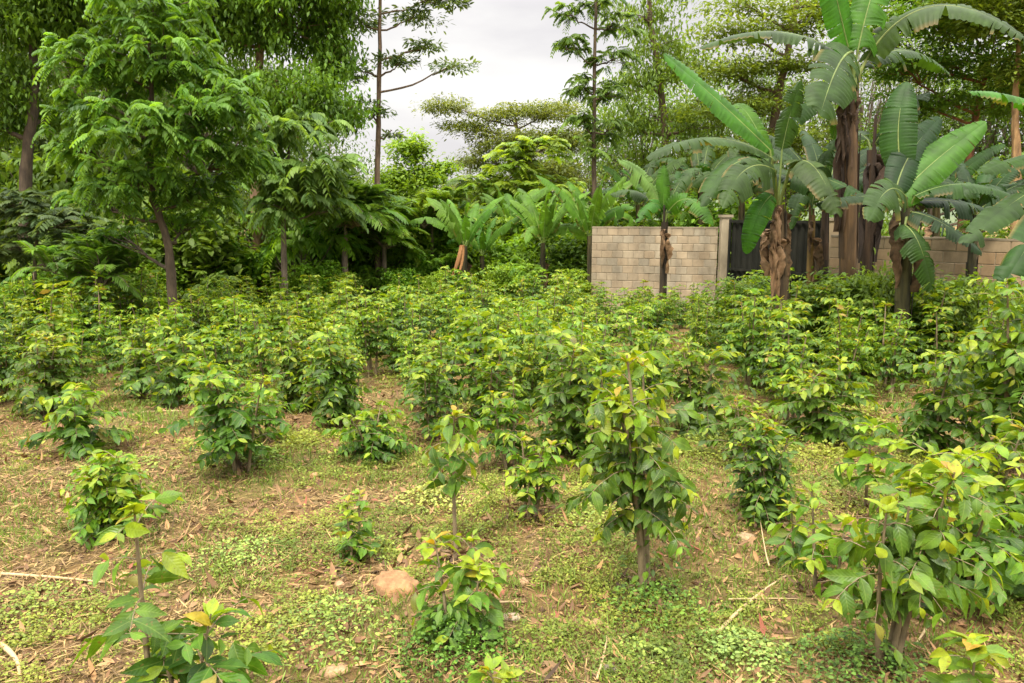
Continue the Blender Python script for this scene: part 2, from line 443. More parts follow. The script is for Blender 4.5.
bush_at(355, 562, 498, 'tiny yellow-topped coffee seedling among weeds left of the centre', spread=.12, stems=3, leaf=.075, dens=1.4, bare=.1, young=.8, name='coffee_seedling', cat='seedling')
bush_at(530, 520, 440, 'small wispy coffee bush with straw heaped round its foot', spread=.22, stems=4, leaf=.1, dens=1.2, bare=.3, young=.8)
bush_at(762, 517, 415, 'short pillar-shaped coffee bush dense with small dark leaves', spread=.2, stems=5, leaf=.085, dens=2.0, bare=.02, young=.12, dark=.75, basal=220)
bush_at(82, 452, 383, 'spreading coffee bush with sunlit leaves behind the bright young one', spread=.42, stems=4, leaf=.12, dens=1.1, bare=.15, young=.6)
bush_at(962, 600, 450, 'wide coffee bush with mixed yellow and green leaves by the right edge', spread=.34, stems=4, leaf=.115, dens=1.0, bare=.2, young=.6)
bush_at(1035, 590, 465, 'dark coffee bush cut by the right edge of the picture', spread=.4, stems=4, leaf=.13, dens=1.1, bare=.1, young=.3)
bush_at(866, 512, 425, 'thin coffee sapling topped by splayed yellow leaves on the right', spread=.28, stems=1, leaf=.14, dens=1.1, bare=.35, young=.9, name='coffee_sapling')
bush_at(372, 458, 408, 'low domed coffee bush with yellow upper leaves', spread=.33, stems=5, leaf=.1, dens=1.6, bare=.05, young=.8)
bush_at(965, 745, 640, 'low coffee sapling with long yellow-green leaves in the bottom right corner', spread=.2, stems=1, leaf=.15, dens=.7, bare=.5, young=.8, droop=.25, name='coffee_sapling')
bush_at(300, 412, 318, 'dark leafy coffee bush, first of the close pair above the soil strip', spread=.3, stems=5, leaf=.105, dens=1.5, bare=.05, young=.3, dark=.85)
bush_at(336, 425, 325, 'upright coffee bush with a thick leafy leg, second of the close pair', spread=.3, stems=5, leaf=.11, dens=1.5, bare=.12, young=.4, dark=.9, basal=60)
bush_at(822, 440, 362, 'round coffee bush in front of the bare soil patch at right', spread=.46, stems=5, leaf=.12, dens=1.3, bare=.05, young=.5)
bush_at(490, 425, 345, 'yellow-tipped coffee bush rising behind the spindly sapling', spread=.36, stems=4, leaf=.11, dens=1.3, bare=.1, young=.6)
bush_at(565, 455, 335, 'grey-green coffee bush leaning toward the tall central one', spread=.42, stems=4, leaf=.12, dens=1.3, bare=.1, young=.3, dark=.9)
bush_at(612, 470, 365, 'coffee bush with bright tips directly behind the tall central one', spread=.36, stems=4, leaf=.12, dens=1.2, bare=.1, young=.7)
bush_at(1010, 470, 278, 'tallest coffee bush, with pale broad leaves before the right banana plants', spread=.5, stems=4, leaf=.125, dens=1.0, bare=.2, young=.5, dark=1.1, droop=.5, weep=.1)
bush_at(930, 455, 352, 'dark glossy coffee bush between the soil patch and the right edge', spread=.45, stems=4, leaf=.12, dens=1.3, bare=.05, young=.35)
bush_at(700, 435, 345, 'dark coffee bush right of the tall central one, on weedy ground', spread=.42, stems=4, leaf=.12, dens=1.3, bare=.05, young=.35, dark=.85)
bush_at(175, 405, 318, 'coffee bush with wilted lower leaves beneath the forked tree', spread=.45, stems=4, leaf=.12, dens=1.2, bare=.05, young=.5)
bush_at(795, 560, 500, 'yellow-green coffee seedling with narrow leaves left of the ribbed-leaf bush', spread=.2, stems=2, leaf=.12, dens=1.2, bare=.2, young=.95, name='coffee_seedling', cat='seedling')
bush_at(828, 590, 490, 'light green coffee sapling crowding the ribbed-leaf bush from behind', spread=.18, stems=2, leaf=.10, dens=1.0, bare=.3, young=.8, droop=.5, name='coffee_sapling')

bush_at(512, 470, 385, 'thin coffee bush just left of the grey-green leaning one', spread=.26, stems=3, leaf=.095, dens=1.2, bare=.25, young=.7)
bush_at(432, 440, 352, 'upright dark coffee bush left of the yellow-tipped one', spread=.28, stems=3, leaf=.095, dens=1.2, bare=.2, young=.4, dark=.8)
bush_at(905, 545, 448, 'leggy coffee bush squeezed between the ribbed-leaf bush and the wide one', spread=.3, stems=3, leaf=.11, dens=1.0, bare=.3, young=.6)
bush_at(45, 415, 330, 'dark coffee bush on the weedy ground at the left edge', spread=.42, stems=5, leaf=.1, dens=1.2, bare=.12, young=.3, dark=.85)
bush_at(140, 400, 318, 'leafy coffee bush left of the one with wilted leaves', spread=.4, stems=4, leaf=.1, dens=1.2, bare=.15, young=.5)
bush_at(270, 440, 372, 'small leggy coffee bush above the strip of brown soil', spread=.24, stems=3, leaf=.09, dens=1.2, bare=.3, young=.7)
bush_at(735, 462, 402, 'low dark coffee bush on the bare patch right of the centre', spread=.28, stems=4, leaf=.09, dens=1.2, bare=.15, young=.3, dark=.8)
bush_at(985, 530, 425, 'crowded coffee bush with pale upper leaves behind the wide right one', spread=.36, stems=4, leaf=.11, dens=1.1, bare=.2, young=.6)

bush_at(497, 705, 655, 'tiny seedling with yellow leaves at the bottom edge of the field', spread=.12, stems=2, leaf=.1, dens=1.4, bare=.2, young=1.0, dark=2.0, name='coffee_seedling', cat='seedling')

VAR = [make_bush(h=1.0, spread=s, stems=k, leaf=l, dens=d, bare=b, young=y, dark=dk, lo=True) for (s, k, l, d, b, y, dk) in (
    (.34, 4, .08, 1.2, .22, .75, 1.0), (.26, 3, .085, 1.2, .30, .5, .7), (.36, 5, .075, 1.3, .12, .9, 1.3), (.26, 2, .095, 1.2, .35, .7, .9),
    (.32, 4, .08, 1.15, .2, .85, 1.0), (.34, 4, .09, 1.1, .25, .4, .55), (.26, 3, .075, 1.4, .25, 1.0, 1.5), (.30, 3, .10, 1.0, .33, .7, .95),
    (.22, 2, .085, 1.3, .3, .6, .8), (.36, 5, .08, 1.1, .15, .7, .9), (.28, 2, .10, .9, .3, .9, 1.2), (.30, 4, .085, 1.2, .2, .2, .5))]

CLEAR = [(730, 415, 55, 18), (895, 425, 50, 26), (20, 445, 60, 42), (140, 425, 60, 40), (420, 440, 40, 18), (255, 430, 30, 40), (660, 430, 30, 15)]
def proj(p):
    x, y, z = p[0], p[1], p[2] - CAM_Z
    zc = y * CP - z * SP; yc = y * SP + z * CP
    return 512 + F_ * x / zc, 341.5 - F_ * yc / zc
ZL = [  # (test, label, group)
    (lambda u, y: y > 13.2 and u > 580, 'low leafy coffee bush in the last rows, below the block wall and gate', 'coffee bushes below the block wall'),
    (lambda u, y: y > 13.2 and u > 330, 'yellow-green coffee bush in the last rows, in front of the small banana grove', 'coffee bushes before the banana grove'),
    (lambda u, y: y > 13.2, 'coffee bush in the last rows, at the foot of the shady left trees', 'coffee bushes at the foot of the left trees'),
    (lambda u, y: u < 330, 'coffee bush packed in the left of the field, before the forked tree', 'coffee bushes packed in the left of the field'),
    (lambda u, y: u < 620, 'coffee bush packed in the sunlit middle of the field', 'coffee bushes packed in the middle of the field'),
    (lambda u, y: True, 'coffee bush packed in the right of the field, before the big banana plants', 'coffee bushes packed in the right of the field')]
cnt = 0
yy = 7.4
while yy < 17.2:
    sp = .74 if yy < 10 else .74
    x = -(.72 * yy + .8) + RNG.uniform(0, .5)
    while x < .72 * yy + .8:
        px_, py_ = x + RNG.uniform(-.22, .22), yy + RNG.uniform(-.25, .25)
        p = np.array([px_, py_, gz(px_, py_)])
        u, v = proj(p)
        x += sp * RNG.uniform(.82, 1.2)
        if any(((u - a) / c) ** 2 + ((v - b) / d) ** 2 < 1 for a, b, c, d in CLEAR): continue
        if any(math.hypot(p[0] - a, p[1] - b) < .32 + s * .3 for a, b, s in TAKEN): continue
        if RNG.random() < .05: continue
        h = RNG.uniform(.6, 1.2) if yy < 10.5 else RNG.uniform(.72, 1.18)
        if 580 < u < 735 and yy > 10: h *= .86
        if u < 140: h *= 1.15
        if u > 735 and yy > 8: h = RNG.uniform(1.0, 1.28)
        for f, lab, grp in ZL:
            if f(u, yy): break
        put_bush(VAR[int(RNG.integers(len(VAR)))], p, lab, grp, RNG.uniform(0, 6.28), (h * RNG.uniform(.9, 1.15), h * RNG.uniform(.9, 1.15), h))
        cnt += 1
    yy += .66
print('filler bushes', cnt)

# ------------------------------------------------------------------ ground cover
def view_points(n, y0, y1, margin=.6, pw=1.0):
    y = y0 + (y1 - y0) * RNG.random(n) ** pw
    x = (RNG.random(n) * 2 - 1) * (.70 * y + margin)
    return x, y

def weeds():
    g = Geo()
    for (n, y0, y1, nl, ls, tpl) in ((30000, 2.2, 7.0, 13, .0155, T_DIAMOND), (14000, 6.2, 11.5, 8, .031, T_DIAMOND), (7000, 11, 18, 7, .055, T_DIAMOND)):
        x, y = view_points(n, y0, y1)
        m = .4 * vnoise(x, y, 21, 1.0) + .38 * vnoise(x, y, 22, .36) + .22 * vnoise(x, y, 25, .13)
        # fewer weeds along the trodden soil strips
        keep = RNG.random(n) < np.clip((m - .53) * 11, .06, .95)
        x = x[keep]; y = y[keep]; m = m[keep]; n = len(x)
        hgt = RNG.uniform(.008, .06, n) * (.3 + 1.3 * m) * (1 + .5 * (ls > .03))
        P = np.repeat(np.c_[x, y, ground_z(x, y)], nl, 0)
        k = len(P); a = RNG.uniform(0, 6.28, k); r = RNG.uniform(.0, 1, k) ** .6 * ls * 2.4
        hh = np.repeat(hgt, nl)
        P = P + np.c_[np.cos(a) * r, np.sin(a) * r, hh * RNG.uniform(.2, 1.1, k)]
        D = np.c_[np.cos(a), np.sin(a), RNG.uniform(-.2, .8, k)]
        N = np.c_[RNG.normal(0, .4, k), RNG.normal(0, .4, k), np.ones(k)]
        hue = np.repeat(np.clip(vnoise(x, y, 23, .6) + RNG.normal(0, .16, n), 0, 1), nl)[:, None]
        C = np.array((.10, .15, .02)) * (1 - hue) + np.array((.28, .31, .045)) * hue
        C = C * RNG.normal(1, .16, (k, 1))
        place(g, tpl, P, D, N, ls * RNG.uniform(.6, 1.4, k) * np.repeat(RNG.uniform(.55, 1.35, n), nl), RNG.uniform(.7, 1.5, k), np.clip(C, .01, .6))
    return tag(g.build('ground_weeds', M_WEED), 'low bright green weeds matted over the soil of the field', 'weeds', kind='stuff')
weeds()

def grass():
    g = Geo()
    for n, y0, y1, L0 in ((18000, 2.2, 8, .055), (9000, 7, 13, .08)):
        x, y = view_points(n, y0, y1)
        m = vnoise(x, y, 31, .8)
        keep = RNG.random(n) < np.clip((m - .42) * 4, .02, 1); x = x[keep]; y = y[keep]; n = len(x)
        P = np.repeat(np.c_[x, y, ground_z(x, y)], 4, 0); k = len(P)
        P[:, :2] += RNG.normal(0, .02, (k, 2))
        D = np.c_[RNG.normal(0, .45, (k, 2)), np.ones(k)]
        C = np.array((.16, .23, .04)) * RNG.normal(1, .25, (k, 1)) * np.array((1, 1, 1))
        place(g, T_NARROW, P, D, RNG.normal(0, 1, (k, 3)), L0 * RNG.uniform(.5, 1.4, k), .9, np.clip(C, .01, .6), RNG.uniform(0, .5, k))
    return tag(g.build('grass', M_WEED), 'short thin grass blades growing among the weeds', 'grass', kind='stuff')
grass()

def litter():
    g = Geo()
    n = 120000
    x, y = view_points(n, 2.2, 11, pw=1.15)
    m = .6 * vnoise(x, y, 41, 1.1) + .4 * vnoise(x, y, 42, .35)
    keep = RNG.random(n) < np.clip((m - .3) * 3, .1, 1); x = x[keep]; y = y[keep]; n = len(x)
    a0 = vnoise(x, y, 43, .5) * 9
    a = a0 + RNG.normal(0, .9, n)
    D = np.c_[np.cos(a), np.sin(a), RNG.normal(0, .14, n)]
    P = np.c_[x, y, ground_z(x, y) + RNG.uniform(.002, .028, n)]
    t = RNG.beta(1.2, 1.5, (n, 1))
    C = np.array((.075, .04, .016)) * (1 - t) + np.array((.46, .31, .115)) * t
    ln = RNG.uniform(.02, .10, n) * np.where(RNG.random(n) > .94, 2.0, 1)
    place(g, T_NARROW, P, D, np.c_[RNG.normal(0, .3, (n, 2)), np.ones(n)], ln, np.clip(.0028 / ln / .06 * RNG.uniform(.7, 1.6, n), .3, 3), C, RNG.normal(0, .15, n))
    # curled dead leaves
    n = 11000
    x, y = view_points(n, 2.2, 11)
    a = RNG.uniform(0, 6.28, n)
    t = RNG.random((n, 1))
    C = np.array((.11, .055, .025)) * (1 - t) + np.array((.40, .22, .09)) * t
    red = RNG.random(n) > .96; C[red] = np.array((.22, .07, .035))
    place(g, T_LANCE, np.c_[x, y, ground_z(x, y) + RNG.uniform(.004, .02, n)], np.c_[np.cos(a), np.sin(a), RNG.normal(0, .2, n)],
          np.c_[RNG.normal(0, .5, (n, 2)), np.ones(n)], RNG.uniform(.03, .085, n), RNG.uniform(1, 2.2, n), C, RNG.normal(0, .5, n))
    tag(g.build('dry_litter', M_DRY), 'brown straw and dead leaves strewn over the soil', 'litter', kind='stuff')
    # crumbs of soil
    g = Geo(); n = 26000
    x, y = view_points(n, 2.2, 9)
    P = np.c_[x, y, ground_z(x, y)]
    s = RNG.uniform(.004, .016, n)[:, None] * np.where(RNG.random(n) > .96, 2.4, 1)[:, None]
    oc = np.array([(1, 0, 0), (0, 1, 0), (-1, 0, 0), (0, -1, 0), (0, 0, .8), (0, 0, -.8)])
    V = P[:, None] + oc[None] * s[:, None] * RNG.uniform(.6, 1.3, (n, 6, 1))
    tf = np.array([(0, 1, 4), (1, 2, 4), (2, 3, 4), (3, 0, 4), (1, 0, 5), (2, 1, 5), (3, 2, 5), (0, 3, 5)])
    F = (tf[None] + (np.arange(n) * 6)[:, None, None]).reshape(-1, 3)
    C = np.repeat(np.array((.85, .66, .5)) * RNG.uniform(.35, 1.1, (n, 1)), 6, 0)
    g.add(V.reshape(-1, 3), F, None, C)
    tag(g.build('gravel', M_STONE), 'crumbs of brown soil and tiny pebbles across the field', 'gravel', kind='stuff')
litter()

def contact_shade_mulch():  # dark brown fallen leaves, added at bush feet to stand in for contact shadows
    g = Geo(); P = []
    for o in list(COL.objects):
        if o.get('category') in ('coffee bush', 'seedling') and o.location.y < 12:
            k = 70 if o.location.y < 7 else 34
            a = RNG.uniform(0, 6.28, k); q = np.abs(RNG.normal(0, .2, k))
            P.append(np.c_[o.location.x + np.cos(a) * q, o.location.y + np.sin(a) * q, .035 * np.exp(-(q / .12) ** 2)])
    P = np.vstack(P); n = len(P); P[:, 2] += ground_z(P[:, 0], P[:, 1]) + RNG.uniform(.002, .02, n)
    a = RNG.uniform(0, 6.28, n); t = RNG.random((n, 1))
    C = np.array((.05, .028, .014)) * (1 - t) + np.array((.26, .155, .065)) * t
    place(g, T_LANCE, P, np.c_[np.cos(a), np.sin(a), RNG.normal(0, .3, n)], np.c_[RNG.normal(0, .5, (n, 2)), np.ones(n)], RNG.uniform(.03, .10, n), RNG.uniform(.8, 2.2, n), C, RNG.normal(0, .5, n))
    tag(g.build('contact_shade_litter', M_DRY), 'brown fallen leaves added beneath the coffee bushes as contact shade', 'leaf litter', kind='stuff')
contact_shade_mulch()
# stones
def stone(px, py, wpx, label, flat=.45, tint=(1, 1, 1), group=None):
    p = gp(px, py); w = wpx / F_ * math.hypot(p[1], CAM_Z) / 2
    g = Geo(); nu, nv = 20, 12
    th = np.linspace(0, 2 * math.pi, nu, endpoint=False); ph = np.linspace(-math.pi / 2, math.pi / 2, nv)
    TH, PH = np.meshgrid(th, ph)
    s = RNG.uniform(0, 99)
    r = 1 + .13 * np.sin(TH * 2 + s) * np.cos(PH) + .08 * np.sin(TH * 3 + s * 2 + PH * 2) + .05 * np.sin(TH * 5 + PH * 5 + s)
    r = r * (1 + .05 * RNG.standard_normal(r.shape))
    cosn = np.sign(np.cos(PH)) * np.abs(np.cos(PH)) ** .75
    V = np.stack([r * np.cos(TH) * cosn * w, r * np.sin(TH) * cosn * w * .8, r * np.sin(PH) * w * flat], -1)
    V[0] = V[0].mean(0); V[-1] = V[-1].mean(0)
    i = np.arange(nv - 1)[:, None] * nu; j = np.arange(nu)[None]; j2 = (j + 1) % nu
    g.add(V.reshape(-1, 3), np.stack([i + j, i + j2, i + nu + j2, i + nu + j], -1).reshape(-1, 4), None, tint)
    o = g.build('stone', M_STONE); o.location = (p[0], p[1], p[2] + w * flat * .16); o.rotation_euler = (0, 0, RNG.uniform(-.3, .3))
    tag(o, label, 'stone', group)
for a in ((396, 588, 50, 'large flat tan rock, the biggest in the field, left of the weedy bush', .38, (.82, .60, .40)),
          (716, 515 + 22, 0, '', 0, 0),):
    if a[5]: stone(a[0], a[1], a[2], a[3], a[4], a[5])
stone(745, 539, 19, 'smooth tan stone below the pillar-shaped bush', .5, (.95, .9, .8))
stone(657, 607, 15, 'rounded brown stone at the foot of the tall central bush', .7, (.8, .75, .68))
stone(597, 625, 14, 'pale orange stone near the bottom centre', .6, (1.1, .95, .75))
stone(315, 477, 11, 'orange pebble on the bare soil left of the centre', .7, (1.15, .85, .65))
stone(248, 620, 13, 'grey-tan pebble right of the bottom left sapling', .7, (1.0, .98, .9))
stone(523, 583, 12, 'tan pebble right of the weedy bush', .6, (1.1, .95, .8))
stone(511, 618, 17, 'white chipped stone near the bottom centre straw', .4, (1.4, 1.5, 1.6))
stone(335, 672, 24, 'half-buried brown rock at the bottom edge', .4, (1.0, .85, .7))
stone(340, 586, 11, 'small tan pebble left of the flat rock', .7, (1.1, .95, .8))
stone(610, 672, 16, 'dark grey round stone at the bottom edge, right of centre', .7, (.45, .5, .55))

# loose sticks and stalks
def stick(p0, p1, r, label, name='dry_stick', tint=(.46, .33, .17), lift=.02, cat='stick'):
    a = gp(*p0); b = gp(*p1); a = a + [0, 0, lift]; b = b + [0, 0, lift * .5]
    m = (a + b) / 2 + np.array([RNG.normal(0, .015), RNG.normal(0, .015), .03 + gz(*((a + b) / 2)[:2]) - (a[2] + b[2]) / 2 + .0])
    g = Geo(); pts = bez(a, m, b, 8) - a
    tube(g, pts, np.linspace(r, r * .6, 8), 6, C=tint, jag=.08, cap=True)
    o = g.build(name, M_DRY); o.location = a; tag(o, label, cat)
stick((2, 577), (105, 584), .010, 'long straight tan stick lying across the weeds at the left edge')
stick((0, 648), (20, 676), .014, 'short thick pale stalk in the bottom left corner', 'dry_stalk')
stick((718, 636), (787, 577), .011, 'thickest straw stalk lying diagonally in the lower right')
stick((768, 582), (759, 520), .005, 'thin upright straw stalk below the pillar-shaped bush', 'dry_stalk', lift=.10)
stick((728, 606), (798, 602), .005, 'thin straw stalk crossing the thick diagonal one', 'dry_stalk', lift=.04)
stick((597, 683), (608, 622), .006, 'pale straw stalk pointing to the pale orange stone', 'dry_stalk')
stick((632, 676), (668, 664), .006, 'tan straw stalk lying flat near the bottom edge', 'dry_stalk')
stick((497, 606), (526, 604), .008, 'short tan stick between the white stone and the weedy bush')
stick((130, 416), (182, 412), .013, 'fallen pale branch on the soil under the wilted bush')
stick((905, 600), (945, 625), .009, 'dry stick beside the ribbed-leaf bush')
stick((915, 648), (930, 618), .006, 'grey stalk in the bottom right straw', 'dry_stalk')
stick((680, 545), (715, 562), .005, 'thin reddish stalk right of the tall central bush', 'dry_stalk', (.30, .10, .05))

# clumps of taller weeds in the foreground
def weed_clump(px, py, rpx, hgt, label, n=420, col=(.07, .145, .018), ls=.02, name='weed_clump'):
    p = gp(px, py); r = rpx / F_ * math.hypot(p[1], 2.1)
    g = Geo()
    n = int(n * 1.5); a = RNG.uniform(0, 6.28, n); q = RNG.random(n) ** .7 * r * (1 + .25 * np.sin(a * 3 + px) + .15 * np.sin(a * 7))
    P = np.c_[np.cos(a) * q, np.sin(a) * q, RNG.random(n) ** .7 * hgt * np.clip(1.05 - (q / r) ** 2, .15, 1)]
    P[:, 2] += ground_z(P[:, 0] + p[0], P[:, 1] + p[1]) - p[2]
    b = RNG.uniform(0, 6.28, n)
    C = np.asarray(col) * RNG.normal(1, .25, (n, 1)) * (1 + .9 * RNG.random((n, 1)) * np.array([[1.2, .8, .6]]))
    o = thing(name, label, 'weeds', p)
    place(g, T_ROUND, P, np.c_[np.cos(b), np.sin(b), RNG.uniform(-.3, .5, n)], np.c_[RNG.normal(0, .45, (n, 2)), np.ones(n)], ls * RNG.uniform(.6, 1.4, n), 1, np.clip(C, .01, .5), .15)
    for k in range(26):
        a = RNG.uniform(0, 6.28); q = r * math.sqrt(RNG.random()) * .8
        b0 = np.array([math.cos(a) * q, math.sin(a) * q, gz(p[0] + math.cos(a) * q, p[1] + math.sin(a) * q) - p[2]])
        tube(g, bez(b0, b0 + [0, 0, hgt * .5], b0 + [RNG.normal(0, .02), RNG.normal(0, .02), hgt * .8 * (1.05 - (q / r) ** 2)], 4), [.002, .0018, .0014, .001], 4, C=(.12, .13, .05))
    g.build('foliage', M_WEED, o)
weed_clump(455, 655, 62, .17, 'dark green patch of low weeds round the foot of the weedy bush', 900)
weed_clump(330, 632, 68, .12, 'bright patch of weeds left of the weedy bush', 700, (.13, .2, .04))
weed_clump(860, 672, 70, .14, 'dark green weed patch under the ribbed-leaf bush', 900, (.06, .12, .02))
weed_clump(655, 610, 55, .14, 'sprawling green weeds round the foot of the tall central bush', 520, (.08, .17, .025))
weed_clump(120, 470, 50, .08, 'thin pale weed mat near the bright yellow-green bush', 420, (.14, .2, .04), .03)
weed_clump(30, 610, 60, .08, 'yellowish weed mat in the lower left corner', 620, (.14, .19, .035))
weed_clump(640, 655, 42, .07, 'small weed tuft at the bottom centre', 260, (.13, .2, .04))
weed_clump(735, 655, 48, .10, 'light green weed mat below the diagonal straw stalk', 520, (.16, .24, .06))
weed_clump(240, 560, 50, .10, 'pale green weed mat on the bare soil at left', 520, (.15, .23, .05))
weed_clump(360, 552, 42, .10, 'ring of weeds about the tiny yellow-topped seedling', 420, (.12, .2, .035))
weed_clump(985, 590, 50, .18, 'weeds under the wide bush by the right edge', 500, (.08, .15, .025))
weed_clump(585, 520, 48, .08, 'yellow-green weed mat behind the tall central bush', 420, (.17, .24, .05))
weed_clump(250, 460, 34, .12, 'weeds gathered at the foot of the rounded bush', 420, (.1, .18, .03), .035)
weed_clump(430, 500, 44, .09, 'weed mat behind the spindly sapling', 420, (.18, .24, .055), .03)

# ------------------------------------------------------------------ trees
def spray(style, g, gt, c, outd, s, cols, n):
    """a leafy spray round the point c"""
    up = np.array([0, 0, 1.])
    if style in ('compound', 'compdroop'):       # pinnate fronds
        hang = .9 if style == 'compdroop' else .3
        for _ in range(n):
            a = RNG.uniform(0, 6.28)
            d = nrm(np.array([math.cos(a), math.sin(a), RNG.uniform(-.1, .7)]) + outd * .5)
            L = s * RNG.uniform(.7, 1.25)
            e = c + d * L - up * L * RNG.uniform(.15, .55 + .7 * (hang > .5)); m = c + d * L * .55 + up * L * .08
            k = 8
            u = np.linspace(.22, 1, k)[:, None]
            P = (1 - u) ** 2 * c + 2 * u * (1 - u) * m + u * u * e
            T = nrm((1 - u) * (m - c) + u * (e - m)); sd = nrm(np.cross(T, up) + 1e-6)
            P2 = np.vstack([P, P]); D = np.vstack([sd + T * .5, -sd + T * .5]) - up * RNG.uniform(.1, hang + .2)
            sz = L * .36 * np.tile(1 - .45 * np.abs(u[:, 0] - .5) * 1.4, 2)
            col = np.clip(lerp(cols[0], cols[1], RNG.random()) * RNG.normal(1, .15), .004, .6)
            place(g, T_LANCE, P2, D, np.tile(up, (2 * k, 1)) + RNG.normal(0, .2, (2 * k, 3)), sz * RNG.uniform(.95, 1.3, 2 * k), 1.7, np.tile(col, (2 * k, 1)), .15)
    elif style == 'palm':
        for _ in range(n):
            a = RNG.uniform(0, 6.28)
            d = nrm(np.array([math.cos(a), math.sin(a), RNG.uniform(.1, 2.8)]))
            L = s * RNG.uniform(.7, 1.2)
            e = c + d * L - up * L * RNG.uniform(.1, .45); m = c + d * L * .6 + up * L * .18
            k = 20
            tube(gt, bez(c, m, e, 6), np.linspace(.02, .006, 6) * s, 4)
            u = np.linspace(.15, 1, k)[:, None]
            P = (1 - u) ** 2 * c + 2 * u * (1 - u) * m + u * u * e
            T = nrm((1 - u) * (m - c) + u * (e - m)); sd = nrm(np.cross(T, up) + 1e-6)
            P2 = np.vstack([P, P]); D = np.vstack([sd + T * 1.1, -sd + T * 1.1]) + up * .1
            sz = L * .33 * np.tile(np.sin(np.clip(u[:, 0] * .85 + .1, 0, 1) * math.pi) ** .5, 2)
            col = np.clip(lerp(cols[0], cols[1], RNG.random()) * RNG.normal(1, .12), .004, .6)
            place(g, T_NARROW, P2, D, np.tile(up, (2 * k, 1)) + RNG.normal(0, .25, (2 * k, 3)), sz, 1.3, np.tile(col, (2 * k, 1)), .3)
    else:
        n = int(n * (1.75 if style != 'broad' else 1.3)); s = s * RNG.uniform(.6, 1.25)
        if style == 'feather':    # flat fine sprays
            th = RNG.uniform(0, 6.28, n); r = np.sqrt(RNG.random(n)) * s
            P = c + np.c_[np.cos(th) * r, np.sin(th) * r, RNG.normal(0, .13 * s, n) - .15 * r]
            D = np.c_[np.cos(th), np.sin(th), RNG.uniform(-.5, .3, n)] + RNG.normal(0, .4, (n, 3))
            N = np.c_[RNG.normal(0, .35, (n, 2)), np.ones(n)]; tp = T_LANCE; sz = .125 * RNG.uniform(.5, 1.5, n); w = 1.7; dr = .1
        elif style == 'hang':     # hanging clusters of long leaves
            P = c + RNG.normal(0, 1, (n, 3)) * s * np.array([.42, .42, .34])
            th = RNG.uniform(0, 6.28, n)
            D = np.c_[np.cos(th), np.sin(th), RNG.uniform(-1.6, .1, n)]
            N = np.c_[np.cos(th), np.sin(th), np.ones(n) * 1.1] + RNG.normal(0, .3, (n, 3)); tp = T_LANCE; sz = .13 * RNG.uniform(.5, 1.5, n); w = 1.7; dr = .3
        else:                     # broad
            P = c + RNG.normal(0, 1, (n, 3)) * s * np.array([.42, .42, .3])
            th = RNG.uniform(0, 6.28, n)
            D = np.c_[np.cos(th), np.sin(th), RNG.uniform(-.8, .4, n)]
            N = np.c_[RNG.normal(0, .4, (n, 2)), np.ones(n)]; tp = T_ROUND; sz = .15 * RNG.uniform(.6, 1.4, n); w = .85; dr = .2
        t = np.clip(RNG.beta(1.5, 1.5, (n, 1)) * .7 + RNG.uniform(0, .3), 0, 1)
        C = np.asarray(cols[0]) * (1 - t) + np.asarray(cols[1]) * t
        place(g, tp, P, D, N, sz, w, np.clip(C * RNG.normal(1, .12, (n, 1)), .004, .6), dr)

GREENS = {'bright': ((.07, .16, .018), (.19, .31, .03)), 'mid': ((.05, .105, .018), (.13, .21, .03)), 'dark': ((.045, .09, .016), (.11, .175, .028)),
          'olive': ((.065, .11, .018), (.17, .23, .035)), 'grey': ((.06, .10, .045), (.14, .19, .09)), 'yellow': ((.08, .16, .018), (.20, .30, .03))}

